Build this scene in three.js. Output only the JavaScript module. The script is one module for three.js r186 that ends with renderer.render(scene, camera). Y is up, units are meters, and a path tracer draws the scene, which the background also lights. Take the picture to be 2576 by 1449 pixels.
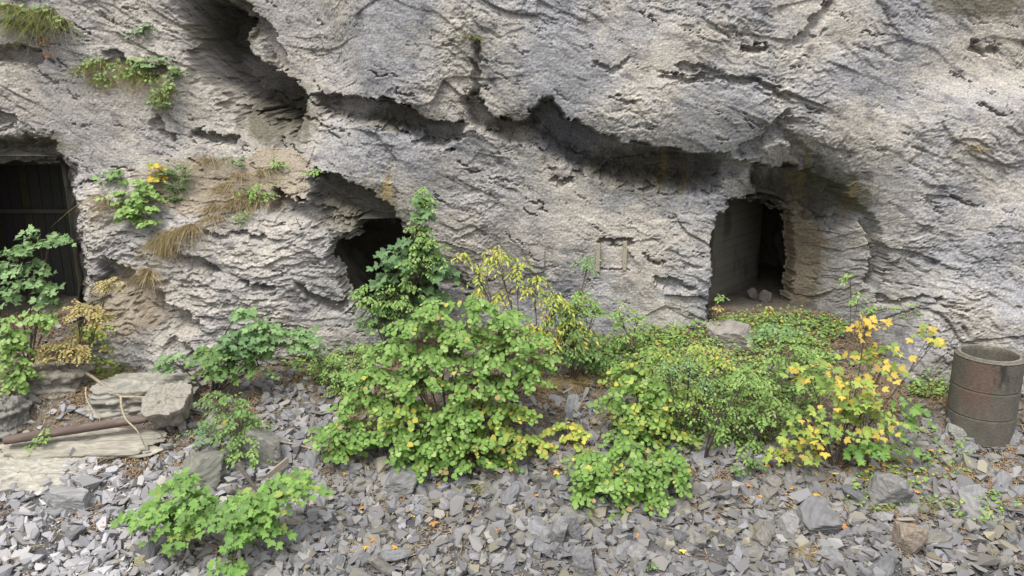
import * as THREE from 'three';
import { mergeGeometries } from 'three/addons/utils/BufferGeometryUtils.js';
import { ConvexGeometry } from 'three/addons/geometries/ConvexGeometry.js';

// ---------------------------------------------------------------- camera, sky, sun, exposure
const scene = new THREE.Scene();
const EYE = new THREE.Vector3(0, 5.5, 0), PITCH = 14 * Math.PI / 180, FOV = 40;
const camera = new THREE.PerspectiveCamera(FOV, 1024 / 576, 0.1, 400);
camera.position.copy(EYE);
camera.rotation.x = -PITCH;
camera.updateMatrixWorld();

const skyW = 64, skyH = 32, skyData = new Float32Array(skyW * skyH * 4);
for (let j = 0; j < skyH; j++) for (let i = 0; i < skyW; i++) {        // plain overcast: much brighter overhead than at the horizon
  const el = ((j + 0.5) / skyH - 0.5) * Math.PI, s = Math.sin(el), k = (j * skyW + i) * 4;
  const l = s > 0 ? 0.19 + 0.85 * s : 0.17;
  skyData[k] = l * 1.0; skyData[k + 1] = l * 1.0; skyData[k + 2] = l * 1.03; skyData[k + 3] = 1;
}
const sky = new THREE.DataTexture(skyData, skyW, skyH, THREE.RGBAFormat, THREE.FloatType);
sky.mapping = THREE.EquirectangularReflectionMapping; sky.magFilter = THREE.LinearFilter; sky.needsUpdate = true;
scene.background = sky; scene.environment = sky;

const sun = new THREE.DirectionalLight(new THREE.Color(1, 0.95, 0.87), 1.5);
sun.position.set(-8, 26, 1); sun.target.position.set(0, 1, -11);
sun.castShadow = true; sun.shadow.radius = 40; sun.shadow.mapSize.set(2048, 2048);
Object.assign(sun.shadow.camera, { left: -14, right: 14, top: 14, bottom: -14, near: 1, far: 60 });
scene.add(sun, sun.target);

const renderer = new THREE.WebGLRenderer({ antialias: true });
renderer.shadowMap.enabled = true;
renderer.toneMapping = THREE.LinearToneMapping;
renderer.toneMappingExposure = 2.75;

// ---------------------------------------------------------------- random numbers and noise
function rng(seed) { let a = seed >>> 0; return () => { a = (a + 0x6D2B79F5) | 0; let t = Math.imul(a ^ (a >>> 15), 1 | a); t = (t + Math.imul(t ^ (t >>> 7), 61 | t)) ^ t; return ((t ^ (t >>> 14)) >>> 0) / 4294967296; }; }
const PERM = new Uint8Array(512), GX = new Float32Array(256), GY = new Float32Array(256), RND = new Float32Array(256);
{ const r = rng(77); const p = [...Array(256).keys()]; for (let i = 255; i > 0; i--) { const j = Math.floor(r() * (i + 1)); [p[i], p[j]] = [p[j], p[i]]; }
  for (let i = 0; i < 512; i++) PERM[i] = p[i & 255];
  for (let i = 0; i < 256; i++) { const a = r() * Math.PI * 2; GX[i] = Math.cos(a); GY[i] = Math.sin(a); RND[i] = r(); } }
function noise(x, y) {                                                 // gradient noise, about -0.7 .. 0.7
  const xi = Math.floor(x), yi = Math.floor(y), fx = x - xi, fy = y - yi, X = xi & 255, Y = yi & 255;
  const u = fx * fx * fx * (fx * (fx * 6 - 15) + 10), v = fy * fy * fy * (fy * (fy * 6 - 15) + 10);
  const a = PERM[X + PERM[Y]], b = PERM[((X + 1) & 255) + PERM[Y]], c = PERM[X + PERM[(Y + 1) & 255]], d = PERM[((X + 1) & 255) + PERM[(Y + 1) & 255]];
  const n0 = GX[a] * fx + GY[a] * fy, n1 = GX[b] * (fx - 1) + GY[b] * fy, n2 = GX[c] * fx + GY[c] * (fy - 1), n3 = GX[d] * (fx - 1) + GY[d] * (fy - 1);
  return n0 + u * (n1 - n0) + v * (n2 - n0 + u * (n0 - n1 - n2 + n3));
}
function fbm(x, y, oct) { let s = 0, a = 1; for (let i = 0; i < oct; i++) { s += a * noise(x, y); a *= 0.5; x = x * 2.03 + 17.3; y = y * 2.03 + 5.1; } return s; }
const hash2 = (i, j) => RND[PERM[(i & 255) + PERM[j & 255]]];
const sstep = (a, b, x) => { const t = Math.min(1, Math.max(0, (x - a) / (b - a))); return t * t * (3 - 2 * t); };
const mix = (a, b, t) => a + (b - a) * t;

// ---------------------------------------------------------------- names, descriptions
const used = {};
function numbered(name) { const n = used[name] = (used[name] ?? -1) + 1; return n ? `${name}_${String(n).padStart(3, '0')}` : name; }
function tag(o, label, category, group, kind) {
  o.userData.label = label; if (category) o.userData.category = category;
  if (group) o.userData.group = group; if (kind) o.userData.kind = kind; return o;
}
function thing(name, label, category, pos, group) { const g = new THREE.Group(); g.name = numbered(name); if (pos) g.position.copy(pos); scene.add(g); return tag(g, label, category, group); }
function part(parent, name, geo, m, kind) { const o = new THREE.Mesh(geo, m); o.name = name; o.castShadow = o.receiveShadow = true; if (kind) o.userData.kind = kind; parent.add(o); return o; }

// ---------------------------------------------------------------- surveying: where a sight line of the photograph meets the place (2576 x 1449 sheet)
const FOC = 724.5 / Math.tan(FOV * Math.PI / 360), CP = Math.cos(PITCH), SP = Math.sin(PITCH);
function proj(x, y, z) { const dy = y - EYE.y, d = -dy * SP - z * CP, up = dy * CP - z * SP; return [1288 + FOC * x / d, 724.5 - FOC * up / d, d]; }
function sight(u, v) { const a = (u - 1288) / FOC, b = (724.5 - v) / FOC; return new THREE.Vector3(a, -SP + b * CP, -CP - b * SP); }
function onPlane(u, v, z) { const s = sight(u, v); return s.multiplyScalar(z / s.z).add(EYE); }
const perPx = (p) => proj(p.x, p.y, p.z)[2] / FOC;                     // metres per sheet pixel at a point
const V3 = (x, y, z) => new THREE.Vector3(x, y, z);
// ---------------------------------------------------------------- the cliff: broad shape (survey points: sheet x, sheet y, depth)
const SURVEY = [];
function survey(...a) { for (let i = 0; i < a.length; i += 3) SURVEY.push([a[i], a[i + 1], a[i + 2]]); }
survey(1500, 0, -12.7, 1500, 200, -12.6, 1000, 80, -12.55, 1100, 230, -12.55, 1800, 230, -12.45, 1680, 350, -12.4);
survey(850, 330, -12.7, 1000, 400, -12.65, 1200, 480, -12.8, 1400, 600, -12.9, 1300, 800, -13, 1100, 650, -12.85, 1700, 620, -12.85, 1650, 800, -12.75, 1500, 480, -12.95, 1700, 470, -13.0);
survey(2000, 120, -12.5, 2200, 200, -12.25, 2500, 60, -12.3, 2100, 350, -12.2, 2300, 400, -12.0, 2500, 400, -11.85, 2350, 620, -11.95, 2520, 650, -11.6, 2400, 830, -11.6, 2550, 860, -11.2);
survey(1850, 330, -12.35, 1960, 330, -12.3, 1960, 230, -12.4, 2060, 420, -12.25, 1900, 385, -12.4, 2160, 470, -12.1);
survey(2225, 560, -12.0, 2220, 700, -12.05, 2140, 620, -12.85, 2130, 740, -12.75, 2060, 590, -13.5, 2060, 720, -13.4, 1995, 560, -14.5, 1990, 660, -14.6, 1985, 760, -14.4, 1900, 450, -13.2, 2010, 490, -13.8, 2120, 530, -12.95, 1860, 560, -12.9, 1800, 720, -12.65);
survey(720, 150, -13.5, 600, 80, -13.6, 720, 300, -13.7, 400, 50, -13.25, 400, 250, -13.05, 150, 150, -13.05, 30, 250, -12.95, 100, 300, -12.9, 250, 350, -12.9, 550, 300, -13.2, 650, 380, -13.2);
survey(550, 430, -12.95, 400, 480, -12.75, 650, 480, -12.8, 300, 600, -12.4, 500, 620, -12.15, 700, 620, -12.25, 500, 750, -12.0, 700, 780, -12.1, 350, 750, -12.1, 420, 900, -11.75, 550, 900, -11.8);
survey(700, 860, -12.1, 850, 750, -12.5, 820, 600, -12.6, 900, 470, -12.6, 240, 700, -12.4, 280, 850, -12.0, 60, 700, -12.8, 100, 880, -12.3);
const MW = 323, MH = 182, MACRO = new Float32Array(MW * MH);           // every 8 sheet pixels
for (let j = 0; j < MH; j++) for (let i = 0; i < MW; i++) {
  let s = 0, w = 0; const u = i * 8, v = j * 8;
  for (const [a, b, z] of SURVEY) { const d = ((a - u) ** 2 + (b - v) ** 2) / 11000, k = Math.exp(-d) + 0.002 / (1 + d * d); s += k * z; w += k; }
  MACRO[j * MW + i] = s / w;
}
function broad(u, v) {
  const x = Math.min(MW - 1.001, Math.max(0, u / 8)), y = Math.min(MH - 1.001, Math.max(0, v / 8)), i = x | 0, j = y | 0, fx = x - i, fy = y - j, k = j * MW + i;
  return mix(mix(MACRO[k], MACRO[k + 1], fx), mix(MACRO[k + MW], MACRO[k + MW + 1], fx), fy);
}
let surfaceZ = null;                                                    // set once the face is built
function onCliff(u, v, lift = 0) {
  const s = sight(u, v); let t = 10.2 / -s.z;
  for (let i = 0; i < 500; i++, t += 0.012) if (EYE.z + s.z * t <= surfaceZ(s.x * t, EYE.y + s.y * t)) break;
  return V3(s.x * t, EYE.y + s.y * t, s.z * t + lift);
}

// edges of slabs: the rock stands back on the right hand of someone walking along the points
const LIPS = [], HOLES = [], TUNNELS = [];
function lip(depth, reach, ...pts) {
  const p = []; for (let i = 0; i < pts.length; i += 2) p.push([pts[i], pts[i + 1]]);
  const xs = p.map((q) => q[0]), ys = p.map((q) => q[1]), m = reach + 12;
  LIPS.push({ depth, reach, p, x0: Math.min(...xs) - m, x1: Math.max(...xs) + m, y0: Math.min(...ys) - m, y1: Math.max(...ys) + m });
}
function hole(depth, soft, ...pts) { const p = []; for (let i = 0; i < pts.length; i += 2) p.push([pts[i], pts[i + 1]]); const xs = p.map((q) => q[0]), ys = p.map((q) => q[1]); HOLES.push({ depth, soft, p, x0: Math.min(...xs) - 20, x1: Math.max(...xs) + 20, y0: Math.min(...ys) - 20, y1: Math.max(...ys) + 20 }); }
lip(1.4, 170, 430, -40, 560, -5, 640, 45, 622, 100, 628, 125, 668, 165, 745, 195, 778, 240, 765, 300, 745, 350);
lip(0.25, 60, 585, -20, 690, 70, 735, 180);
lip(0.6, 80, 775, 232, 870, 240, 960, 250, 1010, 262, 1090, 300, 1190, 310);
lip(0.13, 26, 1213, 95, 1209, 150, 1212, 210, 1222, 280);
lip(0.4, 62, 1208, 215, 1222, 275, 1250, 290, 1290, 302, 1340, 318, 1385, 330);
lip(0.12, 40, 1345, 320, 1375, 337, 1397, 375, 1402, 430);
lip(1.0, 122, 1380, 235, 1400, 262, 1440, 302, 1500, 335, 1600, 362, 1700, 378, 1780, 386, 1850, 384);
lip(0.16, 50, 1845, 386, 1920, 335, 1985, 275);
lip(0.2, 50, 1960, 300, 2010, 340, 2060, 400, 2080, 440);
lip(0.65, 120, 1880, 410, 1980, 420, 2050, 438, 2110, 470, 2160, 510, 2190, 560);
lip(0.32, 46, 2110, 470, 2165, 512, 2205, 560, 2226, 620, 2222, 690, 2210, 745);
lip(0.3, 60, 1480, 425, 1600, 405, 1760, 400, 1900, 410);
lip(0.6, 120, 790, 420, 850, 445, 930, 480, 985, 520, 1008, 580);
lip(0.4, 80, 690, 470, 745, 500, 800, 520, 850, 530);
lip(0.12, 22, 500, 575, 560, 592, 620, 582, 680, 592);
lip(0.13, 22, 600, 700, 640, 717, 700, 722);
lip(0.18, 30, 745, 705, 790, 740, 850, 762, 900, 745);
lip(0.2, 45, 330, 740, 400, 780, 470, 810, 500, 800);
lip(0.35, 90, 250, 640, 320, 675, 380, 720, 440, 770, 490, 790);
lip(0.18, 40, 400, 610, 450, 640, 520, 655, 560, 690);
lip(0.15, 34, 420, 850, 480, 870, 520, 905);
lip(0.3, 60, -30, 108, 60, 116, 112, 130);
lip(0.16, 45, -30, 285, 42, 288);
lip(0.15, 35, 250, 122, 290, 132, 340, 157, 430, 170);
lip(0.22, 45, 465, 172, 540, 186, 610, 192);
lip(0.22, 35, 480, 322, 545, 342, 610, 336);
lip(0.15, 30, 400, 290, 425, 330, 450, 335);
lip(0.07, 18, 1490, 150, 1520, 166, 1550, 168, 1592, 145);
lip(0.14, 30, 1870, 112, 1935, 114);
lip(0.12, 40, 1985, 110, 2045, 45, 2085, -10);
lip(0.1, 25, 2440, 100, 2480, 120, 2530, 118);
lip(0.14, 24, 2195, 742, 2260, 748, 2320, 738, 2385, 742);
lip(0.1, 16, 1500, 602, 1596, 606);
lip(0.12, 30, 1640, 690, 1700, 705, 1760, 715);
lip(0.1, 22, 1385, 440, 1420, 455, 1452, 450);
lip(0.1, 24, 1690, 160, 1760, 165, 1830, 180);
lip(0.12, 26, 1640, 180, 1900, 195, 1990, 240);
lip(0.25, 50, 620, 225, 690, 250, 760, 260);
lip(0.12, 30, 1100, 690, 1160, 700, 1200, 730);
hole(0.35, 8, 815, 628, 872, 592, 915, 562, 1000, 560, 1070, 618, 1110, 690, 1110, 790, 1000, 850, 895, 795, 850, 710);
hole(0.3, 5, 1784, 950, 1782, 720, 1790, 650, 1787, 600, 1802, 548, 1832, 512, 1862, 494, 1905, 494, 1950, 506, 1990, 536, 2000, 610, 1994, 700, 1984, 800, 1985, 950);
hole(0.4, 48, -80, 332, 134, 336, 140, 360, 165, 395, 195, 420, 200, 480, 215, 560, 240, 700, 245, 1000, -80, 1000);
hole(0.3, 6, -80, 405, 140, 408, 152, 480, 168, 600, 184, 720, 190, 1000, -80, 1000);
hole(0.04, 3, 1503, 604, 1590, 607, 1592, 676, 1500, 678);
{ const r = rng(5);                                                    // many small nicks along the grain of the rock
  for (let i = 0; i < 760; i++) {
    const u = 20 + r() * 2560, v = r() * 900, left = u < 900 && v > 420, th = left ? (r() - 0.45) * 0.5 : 0.15 + r() * 0.55, L = 14 + r() * r() * 90, b = (r() - 0.3) * 0.2 * L;
    const c = Math.cos(th) * L, s = Math.sin(th) * L;
    lip(0.02 + 0.07 * r() * Math.min(1, L / 50), 3 + r() * r() * 0.16 * L, u, v, u + c * 0.35 - s * 0.05, v + s * 0.35 + b, u + c * 0.7, v + s * 0.7 + b, u + c, v + s);
  } }

function lipOffset(l, u, v) {
  let best = 1e9, side = 0, along = 0, tot = 0;
  const p = l.p, n = p.length - 1;
  for (let i = 0; i < n; i++) {
    const ax = p[i][0], ay = p[i][1], bx = p[i + 1][0] - ax, by = p[i + 1][1] - ay, len2 = bx * bx + by * by;
    let t = ((u - ax) * bx + (v - ay) * by) / len2; const tc = t < 0 ? 0 : t > 1 ? 1 : t;
    const dx = u - ax - bx * tc, dy = v - ay - by * tc, d = dx * dx + dy * dy;
    if (d < best) { best = d; side = bx * (v - ay) - by * (u - ax); along = (i + (i === 0 || i === n - 1 ? t : tc)) / n; }
  }
  if (side < 0) return 0;
  const e = sstep(0, 0.12, along) * sstep(1, 0.88, along);
  if (e === 0) return 0;
  const t = Math.sqrt(best), f = 1 - sstep(0.45, 1, t / (l.reach * (0.35 + 0.65 * e)));
  return -l.depth * e * sstep(0, 2.6, t) * f;
}
function inside(p, x, y) { let c = false; for (let i = 0, j = p.length - 1; i < p.length; j = i++) if ((p[i][1] > y) !== (p[j][1] > y) && x < (p[j][0] - p[i][0]) * (y - p[i][1]) / (p[j][1] - p[i][1]) + p[i][0]) c = !c; return c; }
function edgeDist(p, x, y) { let m = 1e9; for (let i = 0, j = p.length - 1; i < p.length; j = i++) { const bx = p[j][0] - p[i][0], by = p[j][1] - p[i][1]; let t = ((x - p[i][0]) * bx + (y - p[i][1]) * by) / (bx * bx + by * by); t = t < 0 ? 0 : t > 1 ? 1 : t; m = Math.min(m, (x - p[i][0] - bx * t) ** 2 + (y - p[i][1] - by * t) ** 2); } return Math.sqrt(m); }

// overlapping scales of rock: each swells downward and breaks off in a little step
function scales(s, t, F, warp, seed) {
  const ph = t * F + warp * fbm(s * F * 0.33 + seed, t * F * 0.5 + seed * 3, 3), k = Math.floor(ph), f = ph - k;
  const a = Math.max(0, 0.35 + 1.3 * noise(s * F * 0.45 + k * 13.7 + seed, k * 5.3 + seed));
  return a * (f < 0.86 ? f / 0.86 : (1 - f) / 0.14);
}
// angular facets: every cell of broken rock is a little plane of its own tilt
function facets(x, y, seed) {
  const xi = Math.floor(x), yi = Math.floor(y); let best = 9, bi = 0, bj = 0, bx = 0, by = 0;
  for (let j = yi - 1; j <= yi + 1; j++) for (let i = xi - 1; i <= xi + 1; i++) {
    const dx = i + hash2(i + seed, j) - x, dy = j + hash2(i, j + seed + 40) - y, d = dx * dx + dy * dy;
    if (d < best) { best = d; bi = i; bj = j; bx = dx; by = dy; }
  }
  return hash2(bi + 7 * seed, bj + 11) - 0.5 + (hash2(bi + 3, bj + seed) - 0.5) * 1.6 * bx + (hash2(bi + seed, bj + 77) - 0.75) * 1.8 * by;
}
// broken blocks: a steady shift for every cell, so that edges break off square
const FR = [0, 0];
function blocks(x, y, seed) {
  const xi = Math.floor(x), yi = Math.floor(y); let best = 9, bi = 0, bj = 0;
  for (let j = yi - 1; j <= yi + 1; j++) for (let i = xi - 1; i <= xi + 1; i++) { const dx = i + hash2(i + seed, j) - x, dy = j + hash2(i, j + seed + 40) - y, d = dx * dx + dy * dy; if (d < best) { best = d; bi = i; bj = j; } }
  FR[0] = hash2(bi + 5 * seed, bj + 3) - 0.5; FR[1] = hash2(bi + 9, bj + 7 * seed) - 0.5; return FR.slice();
}
// detail relief in metres at a place on the cliff face; grain runs down to the right, level in the lower left mass
function relief(x, y, u, v) {
  const bed = sstep(980, 800, u + 0.25 * (v - 600)) * sstep(400, 520, v);           // 1 in the layered lower left mass
  const wx = x + 0.25 * noise(x * 0.9, y * 0.9 + 9), wy = y + 0.2 * noise(x * 0.9 + 31, y * 0.9);
  let h = 0.1 * fbm(x * 0.55 + 3, y * 0.55, 3);
  const c1 = Math.cos(0.42), s1 = Math.sin(0.42), s = wx * c1 - wy * s1, t = -(wx * s1 + wy * c1);   // t grows downwards
  const q = 1 - bed;
  if (q > 0.01) {
    const s2 = s + 0.12 * noise(x * 3.1, y * 3.1), t2 = t + 0.1 * noise(x * 3.7 + 20, y * 3.7), rough = 0.17 + 0.85 * sstep(-0.1, 0.35, noise(x * 0.8 + 70, y * 0.8)) + 0.25 * sstep(0, 0.3, noise(x * 2.3, y * 2.3 + 9)) + 0.7 * Math.exp(-(((u - 1930) / 130) ** 2) - ((v - 180) / 120) ** 2) + 1.1 * Math.exp(-(((u - 2090) / 90) ** 2) - ((v - 640) / 150) ** 2) + 0.6 * sstep(2180, 2300, u) * sstep(480, 600, v);
    h += q * rough * (0.02 * scales(s * 0.6, t, 1.1, 1.6, 1) + 0.012 * scales(s * 1.3, t2, 5.1, 2.4, 7) + 0.01 * scales(s2 * 1.5, t2, 12, 2.2, 13) + 0.008 * scales(s2 * 1.4, t, 26, 2, 17));
    h += q * rough * (0.06 * facets(s * 0.8, t * 1.5, 31) + 0.024 * facets(s2 * 2.3, t2 * 5.2, 3) + 0.014 * facets(s2 * 5.5, t2 * 13, 9) + 0.010 * facets(s2 * 13, t2 * 30, 21) + 0.006 * facets(s2 * 34, t2 * 60, 11));
    h += q * 0.02 * fbm(s * 2.1, t * 3.4 + 40, 4);
  }
  if (bed > 0.01) {
    const sb = wx + 0.1 * wy, tb = -wy - 0.06 * wx + 0.12 * noise(x * 1.1, y * 0.8);
    h += bed * (0.05 * scales(sb * 0.7, tb, 3.1, 1.3, 3) + 0.04 * scales(sb * 1.1, tb, 8.5, 1.2, 23) + 0.028 * scales(sb * 1.2, tb, 19, 1.2, 33) + 0.012 * scales(sb, tb, 42, 1.2, 43) + 0.03 * facets(sb * 4, tb * 10, 5) + 0.014 * facets(sb * 11, tb * 24, 15));
    h += bed * 0.07 * fbm(sb * 1.3, tb * 3 + 60, 4);
  }
  h += 0.006 * fbm(x * 17, y * 21, 3);
  return h;
}

// grid lines: fine where the photograph looks, wide apart beyond
function lines(a, b, step, lo, hi) { const g = []; for (let x = a; x <= b + 1e-6; x += step) g.push(x); let s = step; for (let x = b; x < hi;) { s *= 1.35; x += s; g.push(x); } s = step; const front = []; for (let x = a; x > lo;) { s *= 1.35; x -= s; front.push(x); } return front.reverse().concat(g); }
const CX = lines(-9.3, 9.3, 0.0145, -45, 45), CY = lines(0.2, 7.5, 0.0145, -3, 26);
const cliffGeo = new THREE.BufferGeometry();
{
  // broad depth per face position: nearest crossing of the level line with the broad shape
  const gx = lines(-9.6, 9.6, 0.06, -9.6, 9.6), gy = lines(0, 7.7, 0.06, 0, 7.7), BW = gx.length, BH = gy.length, B = new Float32Array(BW * BH);
  for (let j = 0; j < BH; j++) for (let i = 0; i < BW; i++) {
    let lo = -10.9, hi = -14.4;
    for (let z = -10.9; z > -14.4; z -= 0.08) { const [u, v] = proj(gx[i], gy[j], z); if (z <= broad(u, v)) { hi = z; break; } lo = z; }
    for (let k = 0; k < 9; k++) { const m = (lo + hi) / 2, [u, v] = proj(gx[i], gy[j], m); if (m <= broad(u, v)) hi = m; else lo = m; }
    B[j * BW + i] = hi;
  }
  for (let pass = 0; pass < 2; pass++) { const C = B.slice(); for (let j = 1; j < BH - 1; j++) for (let i = 1; i < BW - 1; i++) { const k = j * BW + i; B[k] = (4 * C[k] + C[k - 1] + C[k + 1] + C[k - BW] + C[k + BW]) / 8; } }
  const broadAt = (x, y) => { const a = Math.min(BW - 1.001, Math.max(0, (x + 9.6) / 0.06)), b = Math.min(BH - 1.001, Math.max(0, y / 0.06)), i = a | 0, j = b | 0, fx = a - i, fy = b - j, k = j * BW + i; return mix(mix(B[k], B[k + 1], fx), mix(B[k + BW], B[k + BW + 1], fx), fy); };
  const W = CX.length, H = CY.length, pos = new Float32Array(W * H * 3), col = new Float32Array(W * H * 3), uv = new Float32Array(W * H * 2), idx = new Uint32Array((W - 1) * (H - 1) * 6);
  const U = new Float32Array(W * H), V = new Float32Array(W * H), off = new Float32Array(W * H);
  for (let j = 0; j < H; j++) for (let i = 0; i < W; i++) {
    const k = j * W + i, x = CX[i], y = CY[j]; let z = broadAt(x, y);
    const [u, v] = proj(x, Math.min(y, 12), z);
    const fr = blocks(x * 5.5, y * 8, 3), fr2 = blocks(x * 14, y * 22, 8);
    U[k] = u + 11 * fr[0] + 5 * fr2[0] + 5 * fbm(x * 5, y * 5, 3) + 2 * noise(x * 30, y * 30); V[k] = v + 15 * fr[1] + 7 * fr2[1] + 6 * fbm(x * 5 + 50, y * 5, 3) + 2 * noise(x * 30 + 9, y * 30);
    const sx = x + 0.25 * (z + 12.6), sy = y - 0.5 * (z + 12.6); z += relief(sx, sy, u, v);
    if (y > 7.5) z -= (y - 7.5) * 0.12;
    pos[k * 3] = x; pos[k * 3 + 1] = y; pos[k * 3 + 2] = z; uv[k * 2] = sx / 2; uv[k * 2 + 1] = sy / 2;
  }
  for (const l of LIPS) for (let j = 0; j < H; j++) { const vm = V[j * W + (W >> 1)]; if (vm < l.y0 - 120 || vm > l.y1 + 120) continue; for (let i = 0; i < W; i++) { const k = j * W + i; if (U[k] > l.x0 && U[k] < l.x1 && V[k] > l.y0 && V[k] < l.y1) off[k] = Math.min(off[k] + 0.3 * lipOffset(l, U[k], V[k]), lipOffset(l, U[k], V[k]), off[k]); } }
  for (const h of HOLES) for (let k = 0; k < W * H; k++) if (U[k] > h.x0 && U[k] < h.x1 && V[k] > h.y0 && V[k] < h.y1 && inside(h.p, U[k], V[k])) off[k] -= h.depth * sstep(0, h.soft, edgeDist(h.p, U[k], V[k]));
  const c = [0, 0, 0];
  for (let k = 0; k < W * H; k++) {
    pos[k * 3 + 2] += off[k];
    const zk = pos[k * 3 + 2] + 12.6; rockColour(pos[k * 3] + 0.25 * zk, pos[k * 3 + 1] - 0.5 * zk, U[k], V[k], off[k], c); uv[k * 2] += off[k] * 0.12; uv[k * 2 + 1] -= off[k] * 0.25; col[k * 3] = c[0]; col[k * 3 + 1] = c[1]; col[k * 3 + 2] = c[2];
  }
  const i0 = CX.findIndex((x) => x > -9.3 - 1e-6), j0 = CY.findIndex((y) => y > 0.2 - 1e-6);
  surfaceZ = (x, y) => { const i = Math.max(0, Math.min(W - 2, i0 + (x + 9.3) / 0.0145)) | 0, j = Math.max(0, Math.min(H - 2, j0 + (y - 0.2) / 0.0145)) | 0; return pos[(j * W + i) * 3 + 2]; };
  const cut = new Uint8Array(W * H);
  for (const h of HOLES.slice(0, 2).concat(HOLES.slice(-2, -1))) for (let k = 0; k < W * H; k++) if (U[k] > h.x0 && U[k] < h.x1 && V[k] > h.y0 && V[k] < h.y1 && inside(h.p, U[k], V[k]) && edgeDist(h.p, U[k], V[k]) > h.soft + 3) cut[k] = 1;
  let n = 0; for (let j = 0; j < H - 1; j++) for (let i = 0; i < W - 1; i++) { const a = j * W + i; if (cut[a] && cut[a + 1] && cut[a + W] && cut[a + W + 1]) continue; idx[n++] = a; idx[n++] = a + 1; idx[n++] = a + W + 1; idx[n++] = a; idx[n++] = a + W + 1; idx[n++] = a + W; }
  cliffGeo.setAttribute('position', new THREE.BufferAttribute(pos, 3)); cliffGeo.setAttribute('color', new THREE.BufferAttribute(col, 3)); cliffGeo.setAttribute('uv', new THREE.BufferAttribute(uv, 2));
  cliffGeo.setIndex(new THREE.BufferAttribute(idx.subarray(0, n), 1)); cliffGeo.computeVertexNormals();
}
// the rock's colours: blue grey and warm beige, rusty seepage, dark stains with painted recess shade, pale calcite specks
function rockColour(x, y, u, v, back, c) {
  const m = sstep(-0.4, 0.5, fbm(x * 0.75 + 11, y * 0.75 + 4, 4) + 0.3 * noise(x * 7, y * 11) + 0.3 * noise(x * 21, y * 30));
  let r = mix(0.315, 0.445, m), g = mix(0.315, 0.418, m), b = mix(0.33, 0.372, m);
  const warm = Math.max(sstep(1000, 700, u) * 0.5, sstep(2250, 2576, u) * sstep(500, 150, v) * 0.7, sstep(0.1, 0.5, fbm(x * 0.4 + 51, y * 0.5, 3)) * 0.5);
  r = mix(r, 0.46, warm * 0.7); g = mix(g, 0.415, warm * 0.7); b = mix(b, 0.35, warm * 0.7);
  const c1 = Math.cos(0.42), s1 = Math.sin(0.42), s = x * c1 - y * s1, t = x * s1 + y * c1;
  const k = 1 + 0.3 * fbm(s * 4, t * 11, 4) + 0.16 * noise(x * 38, y * 38); r *= k; g *= k; b *= k;
  const blot = sstep(0.25, 0.6, fbm(s * 2.2 + 90, t * 5, 4)) * 0.45; r *= 1 - blot; g *= 1 - blot; b *= 1 - blot * 0.9;      // grey lichen bands
  const fleck = noise(s * 26 + 3, t * 44) + 0.5 * noise(x * 9, y * 9); if (fleck > 0.48) { const f = sstep(0.48, 0.66, fleck) * 0.65; r = mix(r, 0.62, f); g = mix(g, 0.6, f); b = mix(b, 0.56, f); }
  const chip = noise(s * 17 + 61, t * 40) + 0.6 * noise(x * 5 + 3, y * 5); if (chip > 0.38) { const f = sstep(0.36, 0.58, chip) * 0.6; r *= 1 - f; g *= 1 - f * 0.97; b *= 1 - f * 0.9; }
  const seepShade = (cx, cy, rx, ry) => Math.max(0, 1 - ((u - cx) / rx) ** 2 - ((v - cy) / ry) ** 2);
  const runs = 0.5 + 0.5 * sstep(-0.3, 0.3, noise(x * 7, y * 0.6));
  const dark = Math.min(1, 2.3 * runs * Math.max(seepShade(560, 60, 120, 90), seepShade(700, 280, 120, 110), seepShade(1640, 435, 210, 65), seepShade(2450, 10, 150, 45) * 1.2, seepShade(2040, 490, 190, 85), seepShade(1990, 640, 90, 230) * 1.3, seepShade(1000, 300, 130, 40), seepShade(1290, 310, 80, 30), seepShade(60, 370, 150, 50), seepShade(900, 520, 130, 90)));
  r = mix(r, 0.125, dark * 0.8); g = mix(g, 0.115, dark * 0.8); b = mix(b, 0.075, dark * 0.8);  // dark stains, plus ledge and alcove shade painted into the colour
  const earthShade = sstep(0.15, 0.6, 1.3 * Math.max(seepShade(560, 470, 270, 85), seepShade(320, 190, 150, 50), seepShade(320, 760, 120, 110) * 0.7, seepShade(700, 410, 110, 50) * 0.7, seepShade(2010, 640, 90, 230) * 0.5) + 0.5 * noise(x * 3, y * 4)); r = mix(r, 0.33, earthShade * 0.75); g = mix(g, 0.27, earthShade * 0.75); b = mix(b, 0.19, earthShade * 0.75);  // soil on the ledges; the alcove oval is painted shade in brown
  const rust = sstep(0.05, 0.4, noise(x * 5 + 40, y * 0.9)) * Math.max(seepShade(1640, 440, 190, 70), seepShade(2060, 440, 80, 90), seepShade(2130, 510, 60, 60) , seepShade(960, 450, 60, 80)) * 0.9;
  r = mix(r, 0.42, rust * 0.7); g = mix(g, 0.30, rust * 0.7); b = mix(b, 0.10, rust * 0.7);
  if (back < -1.2) { const w = sstep(-1.2, -2, back); r = mix(r, 0.16, w); g = mix(g, 0.15, w); b = mix(b, 0.115, w); }   // shade of the deepest recesses painted into the rock colour
  c[0] = r; c[1] = g; c[2] = b;
}
function grainTexture(size, seed, f) { const d = new Uint8Array(size * size * 4); for (let j = 0; j < size; j++) for (let i = 0; i < size; i++) { const g = f(i / size, j / size), k = (j * size + i) * 4; d[k] = d[k + 1] = d[k + 2] = Math.max(0, Math.min(255, g * 255)); d[k + 3] = 255; } const t = new THREE.DataTexture(d, size, size); t.wrapS = t.wrapT = THREE.MirroredRepeatWrapping; t.magFilter = THREE.LinearFilter; t.needsUpdate = true; return t; }
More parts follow.
